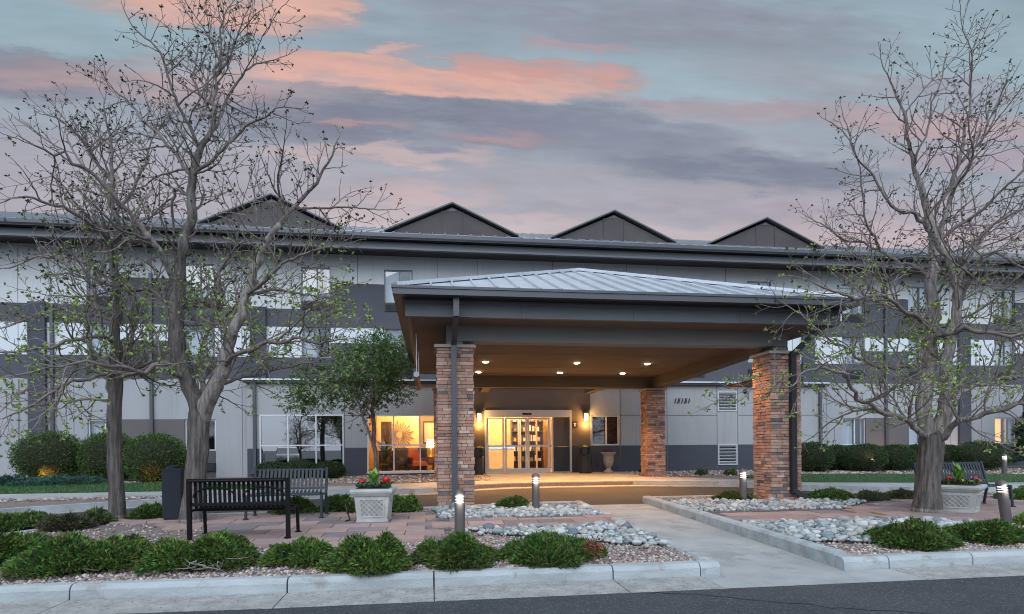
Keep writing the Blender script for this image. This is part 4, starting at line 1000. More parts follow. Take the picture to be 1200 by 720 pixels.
# litter bin by the big tree
p = gp(204, 609); t = thing('patio_bin', 'square navy litter bin between the tree trunks', 'litter bin', (p.x, p.y, zp(p.y)), .12)
a = MB(); hw = .145; a.add([(-hw, -hw, .03), (hw, -hw, .03), (hw, hw, .03), (-hw, hw, .03), (-hw * 1.04, -hw * 1.04, .86), (hw * 1.04, -hw * 1.04, .86), (hw * 1.04, hw * 1.04, .86), (-hw * 1.04, hw * 1.04, .86)], [(0, 3, 2, 1), (4, 5, 6, 7), (0, 1, 5, 4), (1, 2, 6, 5), (2, 3, 7, 6), (3, 0, 4, 7)]); a.build('bin_body', m_bin, t)
a = MB(); a.box(-.13, .13, -.13, .13, 0, .03); a.build('base', m_black, t)
a = MB(); a.box(-.158, .158, -.158, .158, .862, .90); a.lathe([(.10, .90), (.10, .95), (.07, .955), (.07, .90)], 16); a.build('lid', m_bin, t)

# ------------------------------------------------------------------ planters
def planter(p, rz, label, wt, wb, h, seed):
    t = thing('flower_planter', label, 'planter', p, rz); r = random.Random(seed)
    def frus(mb_, w0, z0, w1, z1, col=None):
        mb_.add([(-w0, -w0, z0), (w0, -w0, z0), (w0, w0, z0), (-w0, w0, z0), (-w1, -w1, z1), (w1, -w1, z1), (w1, w1, z1), (-w1, w1, z1)], [(0, 3, 2, 1), (4, 5, 6, 7), (0, 1, 5, 4), (1, 2, 6, 5), (2, 3, 7, 6), (3, 0, 4, 7)])
    wa = lambda z: wb + (wt - wb) * (z / h)
    a = MB(); frus(a, wa(0) + .012, 0, wa(.03) + .012, .035); frus(a, wa(.035), .035, wa(h - .12), h - .12); a.build('pot', m_pot, t)
    a = MB(); frus(a, wa(h - .12) + .018, h - .12, wa(h) + .03, h - .085); frus(a, wa(h) + .028, h - .085, wa(h) + .03, h - .07); frus(a, wa(h) + .045, h - .07, wa(h) + .055, h - .035); frus(a, wa(h) + .055, h - .035, wa(h) + .045, h); a.build('rim', m_pot, t)
    s_ = MB(); frus(s_, wt - .03, h - .0, wt - .03, h + .012); s_.build('soil', m_soil, t)
    pan_, lat = MB(), MB()
    for side in range(4):
        R_ = Matrix.Rotation(side * pi / 2, 3, 'Z'); z0, z1 = .09, h - .17
        P = lambda u, z, o: R_ @ Vector((u, -wa(z) - o, z))
        m0, m1 = wa(z0) * .72, wa(z1) * .74
        pan_.add([P(-m0, z0, .002), P(m0, z0, .002), P(m1, z1, .002), P(-m1, z1, .002)], [(0, 1, 2, 3)])
        def rib(u0, za, u1, zb, w=.008):
            A_, B_ = P(u0, za, .006), P(u1, zb, .006); lat.bar(A_, B_, w * 2, .012, up=R_ @ Vector((0, -1, 0)))
        for (u0, za, u1, zb) in ((-m0, z0, m0, z0), (m0, z0, m1, z1), (m1, z1, -m1, z1), (-m1, z1, -m0, z0)): rib(u0, za, u1, zb, .012)
        H = z1 - z0; mm = (m0 + m1) / 2; st = .085; k = -mm - H
        while k < mm + H:
            for sg in (1, -1):
                # line u = k + sg*(z - z0) clipped to the panel
                pts = []
                for q in range(25):
                    z = z0 + H * q / 24; u = (k + (z - z0)) * sg; lim = m0 + (m1 - m0) * q / 24
                    if abs(u) <= lim: pts.append((u, z))
                if len(pts) > 2: rib(pts[0][0], pts[0][1], pts[-1][0], pts[-1][1], .0055)
            k += st
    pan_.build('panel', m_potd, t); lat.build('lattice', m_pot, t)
    return t, r
def foliage_tufts(mb_, r, n, R, z, size, col, hmax=.1):
    for _ in range(n):
        x, y = r.uniform(-R, R), r.uniform(-R, R); b = Vector((x, y, z)); q = r.uniform(0, 2 * pi); el = r.uniform(.2, 1.2); d = Vector((cos(q) * cos(el), sin(q) * cos(el), sin(el))) * r.uniform(.5, 1) * size
        b = b + Vector((0, 0, r.uniform(0, hmax))); sdv = Vector((-sin(q), cos(q), 0)) * size * .28; k = r.uniform(.7, 1.25)
        mb_.add([b, b + d * .5 + sdv, b + d, b + d * .5 - sdv], [(0, 1, 2, 3)], tuple(c * k for c in col))
def flower_head(mb_, c, R_, r, n=26):
    for _ in range(n):
        d = Vector((r.gauss(0, 1), r.gauss(0, 1), r.gauss(.2, 1))).normalized(); p_ = Vector(c) + d * R_ * r.uniform(.6, 1); o = d.orthogonal().normalized() * R_ * .42; w_ = d.cross(o)
        mb_.add([p_ - o, p_ - w_, p_ + o, p_ + w_], [(0, 1, 2, 3)])
p = gp(437, 613)
t, r = planter((p.x, p.y + .27, zp(p.y)), -.06, 'pale lattice planter with two red geraniums between bench and left column', .30, .25, .56, 1)
f = MB(); foliage_tufts(f, r, 420, .27, .57, .08, (.035, .085, .03), .06); f.build('foliage', m_leaf, t)
f = MB()
for q, L, Wd, ln in ((.3, .34, .085, .35), (2.9, .35, .085, .35), (-1.5, .30, .085, .25), (1.4, .36, .085, .2), (-2.4, .29, .075, .5), (-.6, .28, .075, .5)): big_leaf(f, (.0, 0, .58), q, L, Wd, ln)
f.build('centre_leaves', m_lime, t, smooth=True)
for c, R_ in (((.22, -.08, .70), .075), ((-.20, -.05, .67), .06), ((.2, .1, .66), .05)):
    f = MB(); flower_head(f, c, R_, r, 34); f.build('flower', m_red, t); f = MB(); f.tube([(c[0] * .9, c[1], .57), c], .006, 5); f.build('stem', m_lime, t)
for c in ((-.05, -.2, .63), (.06, -.18, .62)):
    f = MB(); flower_head(f, c, .03, r, 14); f.build('flower', m_pur, t)
p = gp(1144, 603)
t, r = planter((p.x + .06, p.y + .42, zp(p.y)), radians(36), 'pale lattice planter with mixed flowers behind the leaning bollard', .33, .27, .50, 2)
f = MB(); foliage_tufts(f, r, 420, .29, .51, .08, (.035, .085, .03), .06); f.build('foliage', m_leaf, t)
f = MB()
for q, L, Wd, ln in ((.3, .42, .075, .3), (2.9, .38, .075, .35), (-1.5, .34, .07, .3), (1.4, .45, .07, .2), (-2.4, .36, .065, .5), (-.6, .33, .065, .5), (2.1, .40, .06, .6)): big_leaf(f, (.0, 0, .52), q, L, Wd, ln)
f.build('centre_leaves', m_lime, t, smooth=True)
for c, R_, m_ in (((.22, -.22, .60), .06, m_red), ((-.27, .1, .62), .05, m_red), ((-.2, -.1, .58), .035, m_yel), ((.16, -.3, .58), .035, m_yel), ((-.02, -.26, .60), .045, m_pur), ((.08, -.16, .63), .04, m_pur), ((-.12, -.22, .56), .035, m_yel)):
    f = MB(); flower_head(f, c, R_, r, 24); f.build('flower', m_, t)

# ------------------------------------------------------------------ trees
def sprout(limbs, seed, spacing=.125, zmin=2.1, Lk=1.0, step=.1, tip=.0042):
    """limbs traced on the photo, then three orders of side shoots that leave them at an angle and turn up to the light"""
    r = random.Random(seed); P, par, rad, order = [], [], [], []; UPV = Vector((0, 0, 1)); paths = []
    G = lambda k: Vector((r.gauss(0, k), r.gauss(0, k), r.gauss(0, k)))
    for li, lm in enumerate(limbs):
        pts = [p for p, _ in lm]; rs = [q for _, q in lm]; path = []
        if P:
            prev = min(range(len(P)), key=lambda i: (P[i] - pts[0]).length_squared); lastp, lastr = P[prev], min(rs[0], rad[prev])
            if (pts[0] - lastp).length < .06: pts, rs = pts[1:], rs[1:]
        else: P.append(pts[0]); par.append(-1); rad.append(rs[0]); order.append(0); prev = 0; lastp, lastr = pts[0], rs[0]; pts, rs = pts[1:], rs[1:]
        dprev = None
        for p, q in zip(pts, rs):
            L = (p - lastp).length; n = max(1, int(L / step)); d = (p - lastp).normalized(); perp = G(1); perp = (perp - d * perp.dot(d)) * (.035 if q < .1 else .008)
            for k in range(1, n + 1):
                t = k / n; P.append(lastp.lerp(p, t) + perp * sin(pi * t) + (G(.007) if q < .08 else Vector())); par.append(prev); rad.append(lastr + (q - lastr) * t); order.append(0); prev = len(P) - 1; path.append(prev)
            lastp, lastr = p, q
        paths.append(path)
    def shoot(i0, d, L, r0, depth):
        seg = (.085, .07, .05)[depth]; n = max(2, int(L / seg)); prev = i0; zig = G(1).cross(d).normalized(); last_child = 0.0; side = r.choice((-1, 1)); out = []
        for k in range(1, n + 1):
            d = (d + zig * (.13 if k % 2 else -.13) + G(.10) + UPV * (.014 + .022 * depth)).normalized()
            P.append(P[prev] + d * seg); par.append(prev); rad.append(max(tip, r0 + (tip - r0) * k / n)); order.append(depth + 1); prev = len(P) - 1; last_child += seg
            if depth < 2 and k > n * .18 and last_child > (.13, .085)[depth] * r.uniform(.7, 1.4) and k < n:
                last_child = 0; side = -side; ax = (zig * side + d.cross(zig) * r.uniform(-.9, .9)); ax = (ax - d * ax.dot(d)).normalized(); out.append((prev, (d * r.uniform(.6, 1) + ax * r.uniform(.7, 1.1) + UPV * .06).normalized(), (L * (1 - k / n) + .12) * r.uniform(.38, .75), rad[prev] * .72))
        for q in out: shoot(q[0], q[1], max(.06, q[2]), max(tip * 1.15, q[3]), depth + 1)
    for path in paths:
        acc = r.uniform(0, spacing)
        for j, i in enumerate(path):
            p = P[i]; dl = (P[i] - P[par[i]]); acc += dl.length; d = dl.normalized()
            if p.z < zmin or rad[i] > .105: continue
            sp = spacing * (1 if rad[i] < .05 else 1.5)
            while acc > sp:
                acc -= sp * r.uniform(.7, 1.35); a = G(1); a = (a - d * a.dot(d)).normalized()
                if a.z < -.3 and r.random() < .4: a = -a
                end = j / max(1, len(path)); L = Lk * r.uniform(.40, 1.15) * (1.0 - .45 * end)
                if r.random() < .13 and rad[i] > .02: L = Lk * r.uniform(1.3, 2.0)
                shoot(i, (d * r.uniform(.35, .9) + a * r.uniform(.75, 1.1) + UPV * .05).normalized(), L, min(rad[i] * .6, .0045 + .0115 * L), 0)
        if path: shoot(path[-1], (P[path[-1]] - P[par[path[-1]]]).normalized(), .3, rad[path[-1]], 1)
    kids = [[] for _ in P]
    for i in range(len(P)):
        if par[i] >= 0: kids[par[i]].append(i)
    return P, par, rad, kids, order
def skeleton_mesh(P, par, rad, kids, lo, hi, fine=False):
    mb_ = MB(); n = len(P); done = [False] * n
    for i in range(n):
        if par[i] >= 0 and kids[par[i]] and i == max(kids[par[i]], key=lambda k: rad[k]) and par[par[i]] >= -1 and not (par[i] == 0 and False):
            continue_main = True
        else: continue_main = False
        if par[i] >= 0 and continue_main and lo <= rad[par[i]] < hi and par[par[i]] != -1: continue
        if not (lo <= rad[i] < hi): continue
        ch = [i]
        while True:
            ks = kids[ch[-1]]
            if not ks: break
            k = max(ks, key=lambda q: rad[q])
            if not (lo <= rad[k] < hi):
                ch.append(k); break
            ch.append(k)
        pts = ([P[par[i]]] if par[i] >= 0 else []) + [P[k] for k in ch]; rs = ([min(rad[i], rad[par[i]])] if par[i] >= 0 else []) + [rad[k] for k in ch]
        if len(pts) < 2: continue
        m = rs[0]; sides = 56 if m > .12 else 30 if m > .08 else 14 if m > .12 else 9 if m > .05 else 6 if m > .02 else 4 if m > .009 else 3
        mb_.tube(pts, rs, sides, cap=m > .02, rough=.085 if m > .08 else 0)
    return mb_
def leaves_mesh(P, par, rad, kids, seed, prob, size, tones, per=(4, 9), zfade=None, rmax=.0075):
    r = random.Random(seed); mb_ = MB()
    for i in range(len(P)):
        if rad[i] > rmax or par[i] < 0: continue
        tipn = not kids[i]; pr = prob * (1 if tipn else .08); sz = size; tn = tones[0]
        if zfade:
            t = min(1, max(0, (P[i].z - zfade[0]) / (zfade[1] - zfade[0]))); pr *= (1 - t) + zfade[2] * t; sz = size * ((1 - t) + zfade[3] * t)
            tn = tones[1] if r.random() < t else tones[0]  # upper leaves coloured darker, as if silhouetted against the sky
        if r.random() > pr: continue
        d0 = (P[i] - P[par[i]]).normalized()
        for _ in range(r.randint(*per) if tipn else r.randint(1, 3)):
            d = (d0 * .5 + Vector((r.gauss(0, 1), r.gauss(0, 1), r.gauss(0, .8) + .3)) * .6).normalized(); o = d.orthogonal().normalized(); o = Matrix.Rotation(r.uniform(0, 6.28), 3, d) @ o
            L = sz * r.uniform(.6, 1.25); w_ = L * r.uniform(.22, .34); b = P[i] + d0 * .01; k = r.uniform(.7, 1.3); c = tuple(a * k for a in tn); f = d.cross(o) * w_ * .35
            mb_.add([b, b + d * L * .5 + o * w_ + f, b + d * L, b + d * L * .5 - o * w_ + f], [(0, 1, 2), (0, 2, 3)], c)
    return mb_
def px_limb(pts, Y, r0, r1):                           # pts: (px, py, depth offset), radii interpolated
    n = len(pts); out = []
    for k, q in enumerate(pts):
        t = k / max(1, n - 1); rr_ = q[3] if len(q) > 3 else r0 + (r1 - r0) * t
        rr_ *= .74 if rr_ < .06 else .74 + .09 * min(1, (rr_ - .06) / .1)
        out.append((at(q[0], q[1], Y + q[2]), rr_))
    return out
def px_cloud(px, py, rx, ry, Y, dy, ryd, w):
    c = at(px, py, Y + dy); s_ = c.y / FPX / (FW.y) ; k = (Vector(c) - Vector((0, 0, CAMZ))).dot(FW) / FPX
    return (c, (rx * k, ryd, ry * k), w)
def make_tree(name, label, Y, limbs, clouds, seed, base_px, flare, leafargs, leafy=0, **kw):
    base = gp(*base_px); t = thing(name, label, 'tree', (base.x, base.y, g(base.y)))
    P, par, rad, kids, nf = sprout(limbs, seed, **kw)
    for i, p in enumerate(P):                          # root flare
        h = p.z - g(Y)
        if rad[i] > .08 and h < .9: rad[i] *= 1 + flare * max(0, 1 - h / .7) ** 2
    a = skeleton_mesh(P, par, rad, kids, .045, 9); a.build('trunk', m_bark, t, smooth=True, world=True)
    a = skeleton_mesh(P, par, rad, kids, .0105, .045); a.build('branches', m_branch, t, smooth=True, world=True)
    a = skeleton_mesh(P, par, rad, kids, 0, .0105); a.build('twigs', m_twig, t, world=True)
    a = leaves_mesh(P, par, rad, kids, seed + 1, **leafargs)
    r = random.Random(seed + 5); tw = sum(c[2] for c in clouds)
    for c, R_, w in (clouds if leafy else ()):           # a leafed-out crown: sprays of leaves through the volume of each bough
        for _ in range(int(leafy * w / tw)):
            q = Vector((r.gauss(0, 1), r.gauss(0, 1), r.gauss(0, 1))).normalized() * r.random() ** .45; b0 = Vector((c.x + q.x * R_[0], c.y + q.y * R_[1], c.z + q.z * R_[2]))
            if noise.noise(b0 * 1.9) < -.12: continue
            k0 = r.uniform(.75, 1.3); dr_ = (q + Vector((r.gauss(0, .5), r.gauss(0, .5), r.gauss(0, .5)))).normalized()
            for k in range(r.randint(6, 10)):
                b = b0 + dr_ * .028 * k; d = (dr_ * .5 + Vector((r.gauss(0, .6), r.gauss(0, .6), r.gauss(-.1, .5)))).normalized(); o = d.orthogonal().normalized(); o = Matrix.Rotation(r.uniform(0, 6.28), 3, d) @ o; L = r.uniform(.05, .10); tn = leafargs['tones'][0]; kk = k0 * r.uniform(.8, 1.2)
                a.add([b, b + d * L * .5 + o * L * .24, b + d * L, b + d * L * .5 - o * L * .24], [(0, 1, 2, 3)], tuple(x * kk for x in tn))
    a.build('leaves', m_leaf, t, world=True)
    return t
# --- the large forked tree on the left
YA = 10.87
LA = [
    px_limb([(226, 615, 0, .205), (228, 580, 0, .20), (231, 540, 0, .195), (233, 510, 0, .19), (234, 485, 0, .2)], YA, .2, .2),
    px_limb([(234, 485, 0, .16), (222, 455, 0, .15), (212, 420, .05, .14), (207, 385, .1, .135), (207, 350, .12, .125), (211, 315, .12, .115), (219, 270, .15, .10), (224, 240, .15, .095), (225, 208, .18, .085), (232, 182, .2, .075), (246, 158, .2, .06), (249, 120, .25, .045), (250, 83, .25, .035), (258, 42, .3, .024), (270, 5, .3, .012)], YA, .2, .01),
    px_limb([(236, 490, 0, .17), (248, 462, -.1, .15), (262, 432, -.2, .135), (270, 400, -.25, .115), (284, 368, -.35, .10), (296, 335, -.4, .09), (304, 305, -.45, .08), (313, 282, -.5, .07), (328, 262, -.55, .06), (350, 238, -.6, .045), (372, 215, -.7, .035), (385, 190, -.75, .025), (395, 165, -.8, .014)], YA, .17, .012),
    px_limb([(207, 332, .12, .075), (190, 298, -.2, .068), (170, 272, -.4, .06), (142, 240, -.6, .05), (120, 215, -.8, .045), (104, 200, -.9, .04), (84, 192, -1.1, .034), (62, 183, -1.2, .028), (40, 170, -1.4, .02), (22, 158, -1.5, .012)], YA, .075, .012),
    px_limb([(207, 362, .1, .06), (192, 352, .4, .055), (170, 339, .7, .048), (140, 332, .9, .04), (108, 326, 1.2, .03), (80, 320, 1.4, .022), (50, 322, 1.5, .012)], YA, .06, .012),
    px_limb([(226, 208, .18, .05), (214, 195, .4, .045), (196, 170, .6, .04), (178, 150, .8, .034), (160, 130, 1, .028), (142, 112, 1.1, .02), (120, 92, 1.2, .011)], YA, .05, .011),
    px_limb([(238, 176, .2, .045), (222, 146, 0, .04), (206, 115, -.2, .034), (194, 78, -.3, .027), (176, 48, -.4, .02), (150, 22, -.5, .012)], YA, .045, .012),
    px_limb([(226, 205, .18, .05), (246, 190, .0, .044), (266, 168, -.2, .038), (287, 147, -.3, .032), (312, 138, -.4, .025), (340, 126, -.5, .012)], YA, .05, .012),
    px_limb([(240, 168, .2, .04), (262, 125, .5, .034), (280, 95, .7, .028), (300, 75, .8, .02), (335, 66, 1, .01)], YA, .04, .01),
    px_limb([(247, 130, .25, .03), (225, 90, .5, .024), (232, 50, .7, .018), (220, 15, .8, .01)], YA, .03, .01),
    px_limb([(250, 90, .25, .028), (275, 50, .1, .02), (290, 15, 0, .012)], YA, .03, .01),
    px_limb([(216, 440, .05, .07), (200, 428, -.4, .06), (180, 428, -.7, .052), (160, 436, -.9, .045), (130, 430, -1.2, .038), (100, 422, -1.5, .03), (60, 430, -1.8, .02), (20, 440, -2, .012)], YA, .07, .012),
    px_limb([(262, 432, -.2, .06), (275, 416, -.6, .055), (292, 412, -.9, .05), (315, 400, -1.2, .042), (345, 396, -1.4, .034), (375, 404, -1.6, .025), (405, 398, -1.7, .012)], YA, .06, .012),
    px_limb([(270, 400, -.25, .055), (262, 372, .2, .048), (285, 350, .5, .042), (320, 340, .8, .034), (355, 345, 1, .026), (390, 352, 1.1, .012)], YA, .055, .012),
    px_limb([(232, 470, 0, .07), (236, 440, .5, .06), (240, 400, .8, .05), (256, 365, 1, .045), (252, 330, 1.1, .036), (272, 300, 1.3, .03), (280, 262, 1.4, .022), (300, 230, 1.5, .012)], YA, .07, .012),
    px_limb([(250, 380, .9, .04), (262, 345, .4, .034), (256, 318, .2, .03), (276, 290, 0, .022), (300, 280, -.1, .012)], YA, .04, .012),
    px_limb([(222, 235, .15, .045), (205, 222, .6, .04), (204, 270, .8, .03), (203, 290, .9, .02)], YA, .045, .02),
    px_limb([(290, 345, -.4, .05), (320, 320, -.8, .04), (350, 300, -1, .03), (380, 290, -1.2, .02), (410, 285, -1.3, .01)], YA, .05, .01),
    px_limb([(255, 447, -.1, .05), (275, 445, .4, .042), (305, 440, .8, .034), (340, 430, 1.1, .026), (375, 425, 1.3, .014)], YA, .05, .012),
]
CA = [px_cloud(215, 95, 130, 105, YA, 0, 1.7, 2.6), px_cloud(110, 190, 115, 75, YA, -.4, 1.6, 1.9), px_cloud(300, 130, 55, 60, YA, .1, 1.2, .8), px_cloud(370, 220, 70, 75, YA, -.6, 1.2, 1.2),
      px_cloud(330, 330, 100, 60, YA, -.3, 1.8, 1.9), px_cloud(110, 340, 110, 60, YA, -.1, 1.9, 1.9), px_cloud(90, 430, 100, 30, YA, -1.2, 1.3, .8), px_cloud(340, 420, 85, 36, YA, -.4, 1.7, 1.1), px_cloud(225, 300, 90, 60, YA, .1, 1.7, 1.0), px_cloud(270, 260, 70, 50, YA, .8, 1, .6)]
tree_l = make_tree('bare_tree', 'large forked tree with furrowed bark behind the black bench, budding', YA, LA, CA, 11, (226, 612), .28,
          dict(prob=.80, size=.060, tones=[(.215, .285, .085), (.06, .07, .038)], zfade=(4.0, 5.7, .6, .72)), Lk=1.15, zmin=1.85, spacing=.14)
# --- the thinner tree further left
YB = 11.56
LB = [
    px_limb([(137, 610, 0, .155), (136, 570, 0, .145), (134, 520, 0, .14), (134, 480, 0, .135), (136, 445, 0, .13), (138, 410, 0, .115), (138, 370, 0, .10), (137, 330, .05, .09), (136, 290, .1, .08), (135, 250, .1, .07), (134, 215, .15, .055), (130, 185, .2, .04), (126, 150, .2, .028), (122, 118, .2, .014)], YB, .15, .012),
    px_limb([(134, 470, 0, .06), (126, 455, .1, .05), (120, 442, .2, .04)], YB, .06, .04),
    px_limb([(137, 442, 0, .05), (115, 440, -.4, .044), (85, 445, -.8, .038), (55, 462, -1.1, .03), (30, 478, -1.3, .022), (5, 490, -1.4, .012)], YB, .05, .012),
    px_limb([(138, 405, 0, .05), (120, 395, -.5, .045), (95, 398, -.8, .04), (60, 408, -1.1, .032), (20, 412, -1.4, .024), (-20, 405, -1.5, .012)], YB, .05, .012),
    px_limb([(138, 380, 0, .05), (110, 368, .5, .045), (75, 362, .8, .036), (40, 370, 1.1, .028), (0, 385, 1.2, .014)], YB, .05, .012),
    px_limb([(137, 335, .05, .05), (112, 312, .4, .044), (80, 300, .7, .036), (45, 300, .9, .028), (5, 315, 1.1, .014)], YB, .05, .012),
    px_limb([(137, 440, 0, .05), (160, 432, .5, .044), (185, 420, .9, .034), (205, 400, 1.1, .02)], YB, .05, .012),
    px_limb([(136, 290, .1, .045), (105, 262, -.4, .04), (75, 242, -.7, .034), (40, 232, -1, .026), (5, 236, -1.1, .014)], YB, .05, .012),
    px_limb([(135, 250, .1, .045), (158, 220, .4, .036), (172, 190, .6, .028), (180, 160, .7, .014)], YB, .05, .012),
    px_limb([(134, 215, .15, .04), (105, 180, .5, .034), (80, 150, .7, .026), (55, 135, .9, .014)], YB, .05, .012),
]
CB = [px_cloud(60, 300, 100, 60, YB, .2, 1.6, 1.5), px_cloud(50, 400, 90, 45, YB, -.3, 1.5, 1.3), px_cloud(30, 470, 60, 35, YB, -1.1, .9, .5), px_cloud(80, 200, 90, 70, YB, .1, 1.4, 1.3), px_cloud(160, 330, 50, 80, YB, .5, 1.2, .6), px_cloud(-30, 330, 60, 110, YB, 0, 1.4, .6)]
make_tree('bare_tree', 'thinner straight tree with budding crown, leftmost trunk in the bed', YB, LB, CB, 23, (137, 608), .15,
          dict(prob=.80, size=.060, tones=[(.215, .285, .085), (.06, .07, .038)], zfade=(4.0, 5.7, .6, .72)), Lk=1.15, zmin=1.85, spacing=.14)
# --- the tree on the right
YC = 9.84
LC = [
    px_limb([(1086, 604, 0, .24), (1087, 580, 0, .235), (1089, 550, 0, .23), (1091, 530, 0, .235), (1092, 512, 0, .24)], YC, .24, .24),
    px_limb([(1090, 518, 0, .17), (1083, 490, 0, .155), (1084, 460, 0, .15), (1089, 425, .05, .14), (1090, 390, .1, .13), (1093, 350, .15, .12), (1095, 315, .2, .11), (1094, 285, .2, .095), (1088, 250, .2, .08), (1080, 222, .2, .07), (1070, 197, .2, .055), (1062, 160, .2, .042), (1052, 115, .25, .028), (1040, 88, .3, .018), (1032, 70, .3, .01)], YC, .17, .01),
    px_limb([(1096, 515, 0, .17), (1108, 485, -.1, .155), (1112, 455, -.2, .14), (1109, 420, -.2, .125), (1113, 392, -.25, .115), (1121, 375, -.3, .10), (1122, 340, -.35, .09), (1114, 312, -.4, .08), (1100, 290, -.4, .07), (1086, 268, -.4, .06), (1075, 258, -.4, .05), (1058, 250, -.45, .04), (1040, 235, -.5, .032), (1020, 200, -.5, .025), (1000, 178, -.6, .018), (975, 145, -.6, .01)], YC, .17, .01),
    px_limb([(1093, 300, .2, .07), (1106, 260, .3, .064), (1116, 225, .4, .058), (1122, 195, .4, .05), (1130, 160, .5, .042), (1137, 130, .5, .034), (1137, 90, .6, .025), (1137, 62, .6, .018), (1150, 32, .7, .01)], YC, .07, .01),
    px_limb([(1104, 280, .3, .05), (1128, 262, .1, .044), (1152, 246, -.1, .038), (1175, 222, -.3, .03), (1200, 198, -.5, .022), (1235, 170, -.6, .01)], YC, .05, .01),
    px_limb([(1086, 513, 0, .075), (1078, 506, -.2, .07), (1066, 494, -.4, .065), (1046, 486, -.6, .058), (1027, 480, -.8, .05), (1012, 472, -.9, .046), (1003, 460, -1, .042), (994, 445, -1.1, .038), (978, 436, -1.2, .034), (958, 433, -1.3, .03), (938, 440, -1.4, .022), (915, 455, -1.5, .012)], YC, .075, .012),
    px_limb([(1084, 430, 0, .06), (1068, 430, .3, .055), (1049, 433, .5, .05), (1030, 430, .6, .046), (1013, 422, .7, .042), (998, 412, .8, .037), (980, 404, .9, .032), (960, 388, 1, .026), (938, 368, 1.1, .02), (908, 344, 1.2, .01)], YC, .06, .01),
    px_limb([(1100, 515, 0, .08), (1115, 502, -.4, .072), (1130, 492, -.7, .066), (1155, 483, -1, .056), (1180, 479, -1.3, .046), (1215, 476, -1.5, .034), (1260, 470, -1.7, .012)], YC, .08, .012),
    px_limb([(1112, 472, -.2, .07), (1125, 460, .3, .062), (1142, 450, .6, .054), (1170, 444, .9, .044), (1200, 442, 1.2, .034), (1250, 435, 1.4, .012)], YC, .07, .012),
    px_limb([(1092, 395, .1, .065), (1108, 392, -.4, .06), (1130, 382, -.7, .052), (1155, 390, -1, .044), (1185, 395, -1.3, .034), (1230, 390, -1.5, .012)], YC, .065, .012),
    px_limb([(1090, 385, .1, .06), (1070, 368, -.5, .052), (1050, 356, -.8, .045), (1030, 346, -1, .038), (1000, 350, -1.2, .03), (970, 340, -1.4, .022), (940, 325, -1.5, .011)], YC, .06, .011),
    px_limb([(1094, 330, .2, .055), (1075, 315, .6, .05), (1055, 310, .9, .043), (1035, 296, 1.1, .036), (1012, 284, 1.3, .03), (985, 280, 1.4, .022), (945, 255, 1.5, .011)], YC, .055, .011),
    px_limb([(1030, 293, 1.1, .032), (1018, 270, .9, .028), (1012, 240, .8, .024), (1009, 205, .7, .019), (998, 165, .6, .014), (987, 135, .5, .009)], YC, .03, .009),
    px_limb([(1121, 360, -.3, .05), (1140, 325, -.6, .045), (1150, 300, -.8, .04), (1165, 295, -.9, .034), (1190, 310, -1.1, .028), (1220, 330, -1.2, .012)], YC, .05, .012),
    px_limb([(1070, 200, .2, .035), (1085, 160, 0, .028), (1092, 120, -.1, .02), (1105, 85, -.2, .012)], YC, .035, .01),
    px_limb([(1122, 195, .4, .034), (1150, 165, .6, .028), (1170, 120, .8, .02), (1190, 85, .9, .012)], YC, .034, .01),
    px_limb([(1121, 335, -.3, .045), (1150, 275, .4, .036), (1185, 250, .7, .028), (1215, 235, .9, .014)], YC, .045, .012),
]
CCl = [px_cloud(1060, 160, 90, 95, YC, .1, 1.5, 1.7), px_cloud(1160, 130, 70, 95, YC, .2, 1.5, 1.5), px_cloud(985, 190, 40, 60, YC, 0, 1.0, .5), px_cloud(990, 300, 85, 65, YC, .0, 1.6, 1.3), px_cloud(960, 380, 75, 60, YC, 0, 1.5, 1.1), px_cloud(1060, 330, 90, 70, YC, .1, 1.5, 1.2),
       px_cloud(1190, 330, 90, 90, YC, 0, 1.7, 1.6), px_cloud(1190, 430, 80, 45, YC, .2, 1.6, .9), px_cloud(980, 450, 75, 35, YC, -1, .9, .6), px_cloud(1240, 230, 60, 90, YC, 0, 1.5, .8)]
tree_r = make_tree('bare_tree', 'stout multi stemmed tree with budding crown beside the right planter', YC, LC, CCl, 37, (1088, 602), .22,
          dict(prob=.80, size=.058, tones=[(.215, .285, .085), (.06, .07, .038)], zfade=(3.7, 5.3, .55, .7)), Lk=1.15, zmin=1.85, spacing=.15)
# --- small leafy tree by the lobby windows
YD = 18.9
LD = [px_limb([(441, 558, 0, .10), (440, 530, 0, .095), (438, 505, 0, .09), (436, 480, .1, .08), (438, 455, .1, .06), (440, 430, .2, .04), (442, 405, .2, .02)], YD, .1, .02),
      px_limb([(439, 530, 0, .06), (430, 500, -.2, .055), (422, 475, -.3, .05), (412, 455, -.4, .04), (395, 440, -.5, .03), (372, 435, -.6, .018)], YD, .06, .02),
      px_limb([(437, 478, .1, .05), (450, 455, .3, .04), (462, 435, .4, .03), (472, 420, .4, .018)], YD, .05, .02),
      px_limb([(413, 456, -.4, .035), (390, 458, -.2, .028), (362, 466, 0, .016)], YD, .035, .02)]
CD = [px_cloud(440, 425, 46, 32, YD, .1, 1.3, 1.6), px_cloud(402, 446, 62, 28, YD, -.2, 1.2, 1.4), px_cloud(360, 468, 34, 17, YD, -.1, .7, .5), px_cloud(455, 460, 30, 14, YD, .2, .9, .4), px_cloud(440, 405, 42, 14, YD, 0, 1, .6), px_cloud(462, 425, 22, 24, YD, .2, .8, .6)]
make_tree('leafy_tree', 'small dark green leafy tree before the lit lobby window', YD, LD, CD, 51, (440, 556), .1,
          dict(prob=.6, size=.085, tones=[(.075, .13, .036), (.045, .08, .024)], per=(6, 10), rmax=.01, zfade=(2.5, 4.5, 1.0, 1.0)), leafy=3700, Lk=.9, zmin=2.4)

